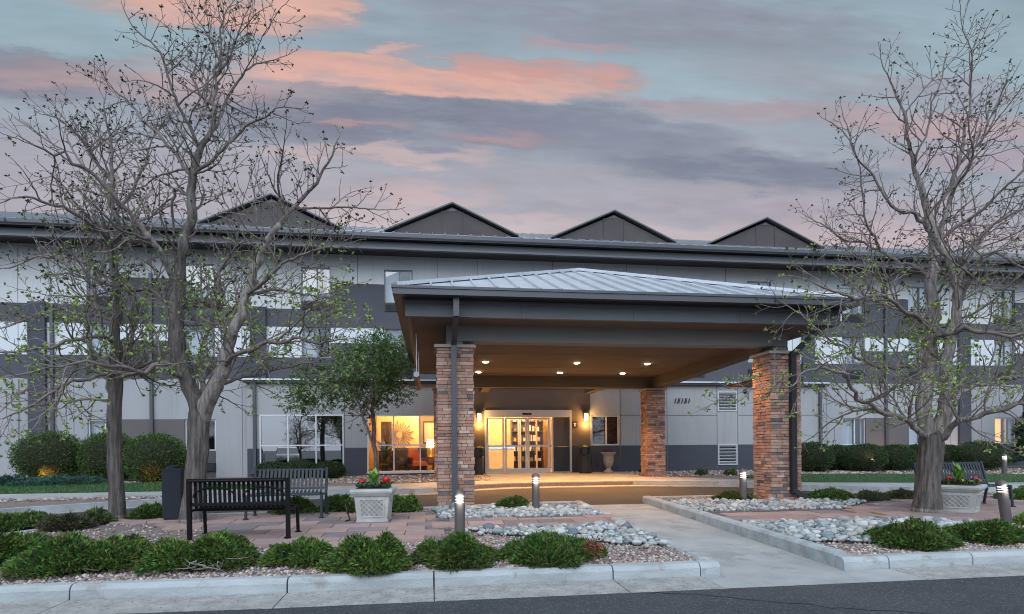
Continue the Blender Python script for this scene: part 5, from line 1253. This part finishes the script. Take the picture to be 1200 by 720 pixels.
# ------------------------------------------------------------------ shrubs
def juniper_proto(seed, rx, ry, h, n0, leaf=.085, wid=.105, tones=((.046, .080, .016), (.076, .120, .024), (.028, .050, .014)), hole=0.0):
    """spreading juniper: lumpy mound of feathery sprays over a twiggy core; origin on the ground"""
    n = int(n0 * 2.9); r = random.Random(seed); f = MB(); lumps = [(r.uniform(0, 6.28), r.uniform(.2, .85), r.uniform(.55, 1.2)) for _ in range(8)]; kk0 = r.uniform(.78, 1.22)
    for _ in range(n):
        a = r.uniform(0, 2 * pi); rho = sqrt(r.random()) * 1.0; x, y = cos(a) * rho, sin(a) * rho
        edge = 1 + .16 * sin(3 * a + seed) + .10 * sin(5 * a + 2 * seed) + .07 * sin(9 * a + seed)
        hh = (1 - rho ** 2.6) ** .55 if rho < 1 else 0
        lump = max((q[2] * math.exp(-((x - cos(q[0]) * q[1]) ** 2 + (y - sin(q[0]) * q[1]) ** 2) / .11)) for q in lumps)
        z = h * (hh * (.42 + .55 * lump)) * r.uniform(.62, 1.0) + .015
        if rho > .8 and z < .16 and r.random() < .45: continue
        px_, py_ = x * rx * edge, y * ry * edge
        out = Vector((x, y, 0)); out = out.normalized() if out.length > .05 else Vector((1, 0, 0))
        base = Vector((px_, py_, z)); tone = r.choice(tones); k = r.uniform(.6, 1.4) * kk0
        d0 = (out * (.25 + .9 * rho) + Vector((r.gauss(0, .5), r.gauss(0, .5), .75 - .4 * rho + r.gauss(0, .25)))).normalized(); sd_ = d0.orthogonal().normalized()
        sd_ = Matrix.Rotation(r.uniform(0, 6.28), 3, d0) @ sd_
        L = leaf * .60 * r.uniform(.7, 1.5); tone = tuple(c * (2.3 if r.random() < .35 else 1.4) for c in tone)
        for q in range(5):
            d = (d0 + sd_ * (q - 2) * .33 + Vector((r.gauss(0, .16), r.gauss(0, .16), r.gauss(0, .12)))).normalized(); o = d.cross(Vector((r.gauss(0, 1), r.gauss(0, 1), r.gauss(0, 1)))).normalized() * L * wid
            b = base + d0 * L * .15 * q
            f.add([b, b + d * L * .55 + o, b + d * L, b + d * L * .55 - o], [(0, 1, 2, 3)], tuple(c * k for c in tone))
    core = MB()
    for _ in range(95):
        a = r.uniform(0, 2 * pi); q = r.uniform(.6, 1.04); e = Vector((cos(a) * rx * q, sin(a) * ry * q, h * r.uniform(.12, .75) * (1.2 - q) + .02))
        m_ = e * .5 + Vector((r.gauss(0, .06), r.gauss(0, .06), h * .12)); core.tube([(0, 0, .02), m_, e], [.014, .009, .004], 4, False)
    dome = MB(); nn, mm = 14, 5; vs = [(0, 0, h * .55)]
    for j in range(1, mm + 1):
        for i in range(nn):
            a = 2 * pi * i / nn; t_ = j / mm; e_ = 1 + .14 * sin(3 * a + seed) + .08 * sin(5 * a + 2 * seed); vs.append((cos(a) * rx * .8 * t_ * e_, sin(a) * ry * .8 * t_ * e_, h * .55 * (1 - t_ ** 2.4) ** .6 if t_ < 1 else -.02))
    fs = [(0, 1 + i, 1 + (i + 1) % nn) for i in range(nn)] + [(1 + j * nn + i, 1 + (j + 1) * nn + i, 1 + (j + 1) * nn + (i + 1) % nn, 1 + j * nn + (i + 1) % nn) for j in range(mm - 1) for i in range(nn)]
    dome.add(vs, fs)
    return f, core, dome
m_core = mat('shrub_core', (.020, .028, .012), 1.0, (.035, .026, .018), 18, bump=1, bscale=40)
def shrub(label, x, y, rx, ry, h, seed, n, leaf=.085, group='spreading junipers in the gravel beds', name='juniper_shrub', **kw):
    t = thing(name, label, 'shrub', (x, y, g(y) - .02), 0, group)
    f, core, dome = juniper_proto(seed, rx, ry, h, n, leaf, **kw)
    f.build('foliage', m_leafj, t); core.build('stems', m_twigj, t); dome.build('inner_branches', m_core, t, smooth=True)
    return t
def shrub_px(label, x0, x1, yb, yt, seed, n, deep=.8, **kw):
    """shrub whose front foot is seen at row yb between columns x0 and x1 and whose top shows at row yt"""
    c = gp((x0 + x1) / 2, yb); k = (c - Vector((0, 0, CAMZ))).dot(FW) / FPX; rx = (x1 - x0) / 2 * k; ry = rx * deep
    rx *= .89; ry = min(ry, .75); cy = c.y + ry * .85; top = at((x0 + x1) / 2, yt, cy).z - g(cy)
    cx = at((x0 + x1) / 2, yb, cy).x
    return shrub(label, cx, cy, rx, ry, max(.15, top * .86 - .03), seed, n, **kw)
shrub_px('wide juniper at the far left corner of the front bed', -60, 62, 668, 612, 1, 2600)
shrub_px('broad green juniper left of the large tree, along the kerb', 18, 184, 674, 615, 2, 4600)
sb3 = shrub_px('juniper with bare grey dead branches below the black bench', 170, 306, 670, 614, 3, 3000)
shrub_px('small juniper at the kerb below the right end of the black bench', 312, 396, 664, 624, 4, 2100)
shrub_px('tall dense juniper in front of the geranium planter', 384, 484, 673, 616, 5, 3600)
shrub_px('rounded juniper at the kerb below the left stone column', 488, 588, 667, 617, 6, 3400)
sb7 = shrub_px('juniper with a brown dead patch near the cobbles', 584, 706, 663, 620, 7, 3800)
shrub_px('juniper at the foot of the right tree, by the cobbles', 1018, 1118, 645, 605, 8, 3300)
shrub_px('wide low juniper below the leaning bollard', 1104, 1206, 638, 605, 9, 3000)
shrub_px('small juniper at the right frame edge behind the leaning bollard', 1188, 1250, 618, 600, 10, 900)
shrub_px('second row juniper at the left edge beside the driveway', -40, 58, 622, 596, 11, 1700)
shrub_px('brownish low juniper left of the thin tree trunk', 50, 104, 622, 599, 12, 1200, tones=((.035, .05, .02), (.06, .065, .03), (.05, .036, .022)))
shrub_px('upright small juniper touching the thin tree trunk', 92, 128, 615, 592, 13, 900, tones=((.035, .055, .02), (.055, .075, .03), (.05, .036, .022)))
shrub_px('low juniper between the thin tree and the navy bin', 153, 200, 609, 588, 14, 1000)
shrub_px('juniper under the slate blue bench on the left', 318, 372, 603, 578, 15, 1000)
shrub_px('juniper between the slate blue bench and geranium planter', 374, 420, 601, 575, 16, 1200)
shrub_px('juniper right of the geranium planter by the driveway', 452, 494, 600, 576, 17, 1300)
shrub_px('juniper in cobbles left of the second bollard', 584, 624, 597, 577, 18, 1400)
shrub_px('yellowish juniper behind the bollard at the right column', 838, 888, 588, 573, 19, 1100, tones=((.06, .07, .016), (.085, .09, .022), (.05, .055, .016)))
shrub_px('long low juniper right of the right stone column', 942, 1002, 588, 571, 20, 1600)
shrub_px('greyish low juniper in the middle of the right hedge row', 998, 1038, 588, 573, 21, 900, tones=((.05, .06, .03), (.075, .08, .045), (.06, .05, .035)))
shrub_px('sparse greyish juniper left of the right tree trunk', 1034, 1076, 586, 570, 22, 900, tones=((.05, .06, .03), (.075, .08, .045), (.06, .05, .035)))
shrub_px('dark juniper behind the right planter and bench', 1096, 1136, 588, 566, 23, 1000)
shrub_px('dark juniper between the leaning bollard and the right edge', 1168, 1240, 588, 565, 24, 1300)
# bleached dead branches on one juniper, rusty patch on another
r = random.Random(4); a = MB()
for k in range(16):
    b = Vector((r.uniform(.0, .4), -.52 + r.uniform(0, .2), r.uniform(.03, .14))); e = b + Vector((r.uniform(-.28, .28), r.uniform(-.14, .04), r.uniform(-.05, .10))); m_ = (b + e) / 2 + Vector((r.gauss(0, .04), r.gauss(0, .03), r.gauss(0, .03)))
    a.tube([b, m_, e], [.010, .006, .002], 5, False)
a.build('dead_branches', m_dead, sb3)
a = MB()
for k in range(130):
    c = Vector((.42 + r.gauss(0, .05), -.42 + r.gauss(0, .07), .20 + r.gauss(0, .04))); d = Vector((r.gauss(0, 1), r.gauss(0, 1) - .3, r.gauss(.4, .6))).normalized() * r.uniform(.05, .1); o = d.orthogonal().normalized() * .012
    q = r.uniform(.6, 1.3); a.add([c, c + d * .5 + o, c + d, c + d * .5 - o], [(0, 1, 2, 3)], (.17 * q, .06 * q, .032 * q))
a.build('brown_patch', m_leafj, sb7)

def hedge_mound(label, x, y, rx, ry, h, seed, n0, leaf=.046, tones=((.055, .105, .022), (.085, .15, .032), (.036, .07, .016)), group='clipped rounded shrubs along the wall', name='clipped_shrub', sq=2.15):
    n = int(n0 * 1.5); t = thing(name, label, 'shrub', (x, y, g(y) - .02), 0, group); r = random.Random(seed); f = MB(); zc = h * .52
    def surf(d):
        k = (abs(d.x) ** sq + abs(d.y) ** sq + abs(d.z) ** sq) ** (-1 / sq); nz_ = 1 + .05 * noise.noise(d * 2.2 + Vector((seed, 0, 0))) + .035 * noise.noise(d * 6 + Vector((0, seed, 0)))
        return Vector((d.x * k * rx * nz_, d.y * k * ry * nz_, zc + d.z * k * h * .5 * nz_))
    for _ in range(n):
        d = Vector((r.gauss(0, 1), r.gauss(0, 1), r.gauss(0, 1))).normalized()
        if d.y > .55: continue
        p_ = surf(d) * 1.0; p_ = Vector((0, 0, zc)) + (p_ - Vector((0, 0, zc))) * (r.uniform(.88, 1.05) if r.random() > .03 else r.uniform(1.05, 1.13))
        dd = (d + Vector((r.gauss(0, .5), r.gauss(0, .5), r.gauss(0, .5) + .25))).normalized(); o = Matrix.Rotation(r.uniform(0, 6.28), 3, dd) @ dd.orthogonal().normalized(); L = leaf * r.uniform(.7, 1.4); k = r.uniform(.65, 1.4); tn = r.choice(tones)
        f.add([p_, p_ + dd * L * .5 + o * L * .3, p_ + dd * L, p_ + dd * L * .5 - o * L * .3], [(0, 1, 2, 3)], tuple(c * k for c in tn))
    f.build('foliage', m_leafj, t)
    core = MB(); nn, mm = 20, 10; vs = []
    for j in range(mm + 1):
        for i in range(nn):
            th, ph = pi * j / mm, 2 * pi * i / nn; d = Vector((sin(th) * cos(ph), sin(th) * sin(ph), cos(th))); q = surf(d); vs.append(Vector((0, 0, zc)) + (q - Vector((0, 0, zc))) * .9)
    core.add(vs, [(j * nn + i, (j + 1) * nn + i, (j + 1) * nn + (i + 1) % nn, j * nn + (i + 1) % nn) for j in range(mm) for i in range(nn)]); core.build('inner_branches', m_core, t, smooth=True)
    a = MB(); a.tube([(0, 0, -.05), (.02, 0, h * .3)], [.05, .035], 7); a.build('stem', m_twigj, t)
    return t
def hedge_px(label, x0, x1, Y, yt, seed, n, deep=.9, **kw):
    c = at((x0 + x1) / 2, 540, Y); k = (c - Vector((0, 0, CAMZ))).dot(FW) / FPX; rx = (x1 - x0) / 2 * k * .95
    h = at((x0 + x1) / 2, yt, Y - .25).z - g(Y)
    return hedge_mound(label, c.x, Y, rx, min(rx * deep, .95), h + .02, seed, n, **kw)
hedge_px('broad clipped shrub lit by an amber spotlight, far left', 22, 97, 20.9, 508, 1, 7000)
hedge_px('clipped rounded shrub behind the thin tree trunk', 97, 160, 20.9, 509, 2, 6500)
hedge_px('wide clipped shrub between the two left tree trunks', 148, 217, 20.3, 511, 3, 7000)
T2 = ((.032, .062, .018), (.046, .085, .025), (.022, .046, .014))
for k, (x0, x1, Y, yt, lb_) in enumerate([(928, 975, 20.4, 520, 'dark clipped shrub just right of the right stone column'), (964, 997, 20.9, 523, 'narrow dark clipped shrub, second from the right column'), (985, 1037, 20.2, 522, 'dark clipped shrub below the curtained ground floor window'),
        (1026, 1071, 20.4, 523, 'dark clipped shrub left of the right tree trunk'), (1062, 1090, 20.8, 522, 'dark clipped shrub hidden behind the right tree trunk'), (1096, 1128, 20.8, 523, 'dark clipped shrub just right of the right tree trunk'), (1118, 1177, 20.2, 519, 'large dark clipped shrub at the right end of the row')]):
    hedge_px(lb_, x0, x1, Y, yt, 20 + k, 5200 if x1 - x0 > 40 else 3600, tones=T2)
for k, (x0, x1, yt, lb_) in enumerate([(300, 338, 543, 'low clipped bush at the left end below the dark lobby window'), (330, 372, 541, 'low clipped bush below the middle of the dark lobby window'), (366, 404, 542, 'low clipped bush at the right end below the dark lobby window')]):
    hedge_px(lb_, x0, x1, 21.0 - .1 * k, yt, 40 + k, 2600, tones=T2, group='low bushes under the lobby window')
for k, (px_, py_, lb_) in enumerate([(822, 557, 'tiny bush in gravel right of the rear column'), (856, 557, 'tiny bush in gravel below the lower louvre')]):
    q = gp(px_, py_); shrub(lb_, q.x, q.y, .22, .2, .26, 60 + k, 160, leaf=.07, group='tiny bushes by the wall', name='small_bush')
# blue-green ground juniper along the left wall
for k, (x0, x1, Y, lb_) in enumerate([(-90, 40, 19.7, 'blue green carpet juniper at the left frame edge'), (10, 116, 19.75, 'blue green carpet juniper below the spotlit shrub')]):
    c = at((x0 + x1) / 2, 560, Y); kk = (c - Vector((0, 0, CAMZ))).dot(FW) / FPX
    shrub(lb_, c.x, Y, (x1 - x0) / 2 * kk, .62, .3, 70 + k, 1700, leaf=.10, tones=((.026, .062, .045), (.036, .08, .058), (.02, .045, .034)), group='blue green carpet junipers', name='carpet_juniper')
# tall dark conifer beyond the right edge of the frame
def conifer(label, x, y, h, R_, seed, n):
    t = thing('conifer_tree', label, 'tree', (x, y, g(y)))
    a = MB(); a.tube([(0, 0, 0), (0, 0, h * .9)], [.14, .02], 8); a.build('trunk', m_bark, t)
    r = random.Random(seed); f = MB()
    for _ in range(n):
        zz = r.random() ** .8; q = r.uniform(0, 2 * pi); rr_ = R_ * (1 - zz) ** .7 * r.uniform(.55, 1.0) * (1 + .15 * sin(q * 3 + zz * 20)) + .03; b = Vector((cos(q) * rr_, sin(q) * rr_, .25 + zz * (h - .3)))
        d = Vector((cos(q), sin(q), r.uniform(-.1, .5))).normalized()
        for w_ in range(3):
            dd = (d + Vector((r.gauss(0, .35), r.gauss(0, .35), r.gauss(0, .3)))).normalized(); L = r.uniform(.10, .22); o = dd.orthogonal().normalized() * L * .14; k = r.uniform(.7, 1.3)
            f.add([b, b + dd * L * .5 + o, b + dd * L, b + dd * L * .5 - o], [(0, 1, 2, 3)], (.026 * k, .045 * k, .02 * k))
    f.build('crown', m_leafj, t)
conifer('dark evergreen cut off by the right edge of the photo', at(1228, 520, 20.2).x, 20.2, 4.2, 1.15, 5, 5200)

# spotlights in the planting
def spot_fixture(px, py, Y, label, color, e, aim, tall=.14):
    c = at(px, py, Y); z = g(Y); t = thing('garden_spotlight', label, 'garden light', (c.x, Y, z), group='garden spotlights')
    a = MB(); a.tube([(0, 0, -.05), (0, 0, tall)], .012, 6); a.build('spike', m_black, t)
    a = MB(); d = Vector(aim).normalized(); a.tube([Vector((0, 0, tall)) - d * .05, Vector((0, 0, tall)) + d * .08], .045, 12); a.build('lamp_body', m_black, t)
    a = MB(); a.tube([Vector((0, 0, tall)) + d * .081, Vector((0, 0, tall)) + d * .086], .038, 12); a.build('lens', m_obulb, t)
    lamp('spot_glow', 'SPOT', (c.x + d.x * .1, Y + d.y * .1, z + tall + d.z * .1), e, color, t, .03, 110, .8, aim)
spot_fixture(44, 556, 19.95, 'amber garden spotlight glowing against the leftmost clipped shrub', (1, .42, .08), 70, (.15, .8, .35))
spot_fixture(168, 556, 19.2, 'weak amber garden spotlight below the wide clipped shrub', (1, .35, .06), 8, (.0, .9, .3))
spot_fixture(1024, 552, 19.3, 'slim amber path light standing before the dark clipped shrubs', (1, .6, .25), 4, (0, .5, .6), .42)
spot_fixture(1038, 530, 21.75, 'amber uplight behind the hedge at the downspout', (1, .50, .16), 22, (0, .25, 1))
spot_fixture(1128, 530, 21.6, 'amber uplight behind the hedge at the right pilaster', (1, .50, .16), 22, (.1, .25, 1))

# ------------------------------------------------------------------ cobbles, gravel, grass
pad_bl = [(.14, 10.46), (3.12, 10.42), (3.10, 11.6), (2.2, 12.0), (.95, 12.1), (.1, 12.1)]
pad_fl = [(.55, 9.28), (3.13, 9.28), (3.13, 7.5), (2.5, 7.75), (1.9, 8.3), (1.0, 8.7)]
pad_br = [(5.08, 10.53), (7.9, 10.5), (9.4, 11.6), (7.0, 12.0), (5.6, 12.3), (5.1, 12.4)]
pad_fr = [(5.08, 9.06), (7.85, 9.1), (8.7, 8.5), (8.1, 7.8), (6.6, 7.5), (5.9, 7.25), (5.08, 7.5)]
def rock_verts(r):
    bm = bmesh.new(); bmesh.ops.create_icosphere(bm, subdivisions=2, radius=1); o = Vector((r.uniform(0, 50), r.uniform(0, 50), 0))
    for v in bm.verts:
        d = v.co.normalized(); k = 1 + .42 * noise.noise(d * 1.2 + o) + .10 * noise.noise(d * 3 + o); v.co = d * k
    vs = [v.co.copy() for v in bm.verts]; fs = [tuple(v.index for v in f.verts) for f in bm.faces]; bm.free(); return vs, fs
mb = MB()
for q in (pad_bl, pad_fl, pad_br, pad_fr): mb.sheet(q, lambda y: g(y) - .012)
tag(mb.build('cobble_bedding', mat('dark_bedding', (.075, .07, .068), 1.0, (.04, .038, .037), 30, bump=.8)), kind='structure')
rk = random.Random(77); protos = [rock_verts(rk) for _ in range(7)]
rtones = [(.92, .96, .97), (.78, .85, .88), (1.05, 1.05, 1.02), (.50, .60, .64), (1.12, 1.08, 1.02), (.36, .44, .50), (.80, .76, .72), (.62, .70, .70), (1.35, 1.32, 1.26), (1.05, .92, .82)]
rocks = []
for pi_, poly in enumerate((pad_fl, pad_fr, pad_bl, pad_br)):
    x0 = min(p[0] for p in poly); x1 = max(p[0] for p in poly); y0 = min(p[1] for p in poly); y1 = max(p[1] for p in poly); placed = []
    for _ in range(9000):
        x, y = rk.uniform(x0, x1), rk.uniform(y0, y1)
        if not inpoly((x, y), poly): continue
        s_ = rk.choice([.026, .032, .038, .045, .05, .07]) * rk.uniform(.8, 1.25)
        if any((x - a) ** 2 + (y - b) ** 2 < ((s_ + c) * .84) ** 2 for a, b, c in placed): continue
        if any(cx0 - .04 < x < cx1 + .04 and CFY - .05 < y < CFY + CS for cx0, cx1 in ((CLX0, CLX1), (CRX0, CRX1))): continue
        placed.append((x, y, s_)); rocks.append((pi_, x, y, s_))
for _ in range(46):                                    # strays that rolled off the beds
    pi_ = rk.randrange(4); poly = (pad_fl, pad_fr, pad_bl, pad_br)[pi_]; a_ = rk.choice(poly); b_ = poly[(poly.index(a_) + 1) % len(poly)]; t_ = rk.random()
    x, y = a_[0] + (b_[0] - a_[0]) * t_ + rk.gauss(0, .18), a_[1] + (b_[1] - a_[1]) * t_ + rk.gauss(0, .16)
    if RAMP_L - .2 < x < RAMP_R + .25 or inpoly((x, y), path_l) or inpoly((x, y), path_r) or y > 12: continue
    rocks.append((pi_, x, y, rk.uniform(.028, .05)))
rocks.sort(key=lambda q: -(q[3] / q[2]))
bed_name = ['front cobble bed left of the ramp', 'front cobble bed right of the ramp', 'rear cobble bed left of the ramp', 'rear cobble bed right of the ramp']
pro_me = {}
for i, (vs, fs) in enumerate(protos):
    for j, tn in enumerate(rtones):
        me = bpy.data.meshes.new('cobble'); me.from_pydata(vs, [], fs); me.materials.append(m_rock); a = me.color_attributes.new('col', 'FLOAT_COLOR', 'POINT')
        a.data.foreach_set('color', [q for _ in vs for q in (*tn, 1.0)]); me.polygons.foreach_set('use_smooth', [True] * len(fs)); pro_me[(i, j)] = me
small = MB(); NROCK = 290
for n_, (b, x, y, s_) in enumerate(rocks):
    i, j = rk.randrange(7), rk.randrange(10); E_ = Matrix.Rotation(rk.uniform(0, 6.28), 3, 'Z') @ Matrix.Rotation(rk.gauss(0, .25), 3, 'X'); sc_ = (s_ * 1.25, s_ * rk.uniform(.8, 1.05), s_ * rk.uniform(.6, .9)); z = g(y) + s_ * .42 + rk.uniform(0, .012)
    if n_ < NROCK:
        o = bpy.data.objects.new('river_cobble', pro_me[(i, j)]); C.objects.link(o); o.matrix_world = Matrix.Translation((x, y, z)) @ E_.to_4x4() @ Matrix.Diagonal((*sc_, 1))
        tag(o, 'smooth pale grey river cobble lying in the ' + bed_name[b], 'cobble', 'river cobbles in the ' + bed_name[b])
    else:
        vs, fs = protos[i]; small.add([Vector((x, y, z)) + E_ @ Vector((v.x * sc_[0], v.y * sc_[1], v.z * sc_[2])) for v in vs], fs, rtones[j])
if small.v: tag(small.build('cobbles', m_rock, smooth=True), kind='stuff')
r = random.Random(9); ch = MB()
octv = [(1, 0, 0), (0, 1, 0), (-1, 0, 0), (0, -1, 0), (0, 0, .7), (0, 0, -.5)]; octf = [(0, 1, 4), (1, 2, 4), (2, 3, 4), (3, 0, 4), (1, 0, 5), (2, 1, 5), (3, 2, 5), (0, 3, 5)]
gtones = [(.28, .20, .17), (.34, .25, .21), (.19, .14, .125), (.42, .36, .33), (.13, .11, .105), (.30, .185, .145), (.25, .22, .21), (.46, .41, .38)]
pads = (pad_bl, pad_fl, pad_br, pad_fr, patio_l, path_l, path_r, patio_r)
cnt = 0
def chip(x, y, s_, zb):
    z = zb + s_ * .2; a = r.uniform(0, 6.28); k = r.uniform(.75, 1.2); t_ = r.choice(gtones); ca, sa = cos(a), sin(a); e = r.uniform(.6, 1)
    ch.add([(x + s_ * (v[0] * ca - v[1] * e * sa) * r.uniform(.8, 1.2), y + s_ * (v[0] * sa + v[1] * e * ca) * r.uniform(.8, 1.2), z + v[2] * s_) for v in octv], octf, tuple(q * k for q in t_))
for poly, N_, y1 in ((isl_l, 15000, 8.9), (isl_r, 9000, 8.9)):
    k = 0
    while k < N_:
        y = 6.6 + (r.random() ** 1.5) * (y1 - 6.6); x = r.uniform(-8.5, 3.2) if poly is isl_l else r.uniform(5.05, 12)
        k += 1
        if not inpoly((x, y), poly) or any(inpoly((x, y), q) for q in pads): continue
        chip(x, y, r.uniform(.012, .034), g(y) - .02)
for poly, N_, bx in ((isl_l, 3500, (-7, 3.2, 8.9, 12.7)), (isl_r, 3500, (5.05, 16, 8.9, 13.1))):
    for _ in range(N_):
        x, y = r.uniform(bx[0], bx[1]), r.uniform(bx[2], bx[3])
        if not inpoly((x, y), poly) or any(inpoly((x, y), q) for q in pads): continue
        chip(x, y, r.uniform(.02, .04), g(y) - .02)
for x0, x1, y0, y1, N_ in ((-6, 2, 18.6, 21.7, 2600), (7.3, 16, 19.2, 21.7, 2400), (-12, -4.5, 15.0, 15.9, 700), (-14, -6, 19.6, 20.6, 900), (11, 24, 17.5, 20.4, 1500)):
    for _ in range(N_):
        x, y = r.uniform(x0, x1), r.uniform(y0, y1)
        if inpoly((x, y), lawn_l) or inpoly((x, y), lawn_r) or not inpoly((x, y), far + [(40, 24), (-30, 24)]): continue
        if x < -4 and y < 16 and y > 15.45 + .02 * (x + 10): continue
        chip(x, y, r.uniform(.03, .07), g(y) - .01)
for _ in range(900):                                   # grit washed into the gutter
    x = r.uniform(-9, 9); y = 6.39 - abs(r.gauss(0, .07))
    if RAMP_L - .3 < x < RAMP_R + .7 or y < 5.9: continue
    chip(x, y, r.uniform(.004, .011), -.006)
tag(ch.build('gravel', m_chip), kind='stuff')
gr = MB()
for poly, N_ in ((lawn_l, 9000), (lawn_r, 11000)):
    x0 = max(-15, min(p[0] for p in poly)); x1 = min(27, max(p[0] for p in poly)); y0 = min(p[1] for p in poly); y1 = max(p[1] for p in poly)
    for _ in range(N_):
        x, y = r.uniform(x0, x1), r.uniform(y0, y1)
        if not inpoly((x, y), poly): continue
        q = r.uniform(0, 6.28); h_ = r.uniform(.035, .075); w_ = .012; z = g(y) + .015; k = r.uniform(.6, 1.4); lx, ly = r.gauss(0, .02), r.gauss(0, .02)
        gr.add([(x - w_ * cos(q), y - w_ * sin(q), z), (x + w_ * cos(q), y + w_ * sin(q), z), (x + lx, y + ly, z + h_)], [(0, 1, 2)], (.045 * k, .12 * k, .026 * k))
tag(gr.build('grass', m_blade), kind='stuff')
# thin irrigation pipe and weeds beside the geranium planter
p = gp(412, 612); a = MB(); a.tube([(p.x - .15, p.y + .35, g(p.y) + .28), (p.x - .1, p.y + .25, g(p.y) + .14), (p.x - .04, p.y + .1, g(p.y) + .03), (p.x - .1, p.y, g(p.y) + .02)], .012, 6)
tag(a.build('irrigation_hose', m_black), 'thin black irrigation hose left of the geranium planter', 'hose')

# ------------------------------------------------------------------ across the street, seen only as reflections in the lobby glass
dup(tree_l, (-7.6, -9.5, -.01), 2.1, 'bare tree across the street, mirrored at the right of the dark lobby window')
dup(tree_r, (-24.0, -30.0, -.01), 1.2, 'far bare tree mirrored at the left of the dark lobby window', scale=(1, 1, .8))
dup(tree_r, (-16.5, -34.0, -.01), 3.9, 'far bare tree mirrored in the middle of the dark lobby window', scale=(1, 1, .85))
def parked_car(label, loc, rz, paint):
    t = thing('parked_car', label, 'car', loc, rz, 'cars parked across the street')
    prof = [(-2.2, .35), (-2.25, .75), (-2.1, 1.0), (-1.9, 1.05), (-1.6, 1.62), (-1.3, 1.70), (.35, 1.66), (.6, 1.58), (1.15, 1.08), (2.05, .95), (2.25, .75), (2.25, .35)]
    n = len(prof); a = MB(); hw = .9
    a.add([(x, -hw * (1 if z < 1.1 else .84), z) for x, z in prof] + [(x, hw * (1 if z < 1.1 else .84), z) for x, z in prof], [tuple(range(n)), tuple(reversed(range(n, 2 * n)))] + [(i, n + i, n + (i + 1) % n, (i + 1) % n) for i in range(n)])
    a.build('body', paint, t)
    for sy in (-1, 1):
        w = MB(); w.add([(-1.55, sy * .895, 1.12), (.95, sy * .895, 1.12), (.5, sy * .785, 1.55), (-1.3, sy * .785, 1.58)], [(0, 1, 2, 3)]); w.build('side_window', m_indark, t)
        for x in (-1.35, 1.4):
            o = MB(); o.tube([(x, sy * .70, .34), (x, sy * .92, .34)], .34, 18); ob = o.build('wheel', m_black, t)
            o = MB(); o.tube([(x, sy * .921, .34), (x, sy * .935, .34)], .2, 12); o.build('rim', m_alu, ob)
    for sy in (-.62, .62):
        o = MB(); o.tube([(2.2, sy, .78), (2.27, sy, .78)], .1, 10); o.build('headlight', m_alu, t)
parked_car('pale car across the street, mirrored in the dark lobby window', (-12.6, -10.5, 0), 1.3, mat('pale_car_paint', (.5, .5, .5), .3))
parked_car('dark red car across the street, mirrored at the left of the dark lobby window', (-15.8, -10.5, 0), 1.5, mat('dark_car_paint', (.10, .03, .03), .3))
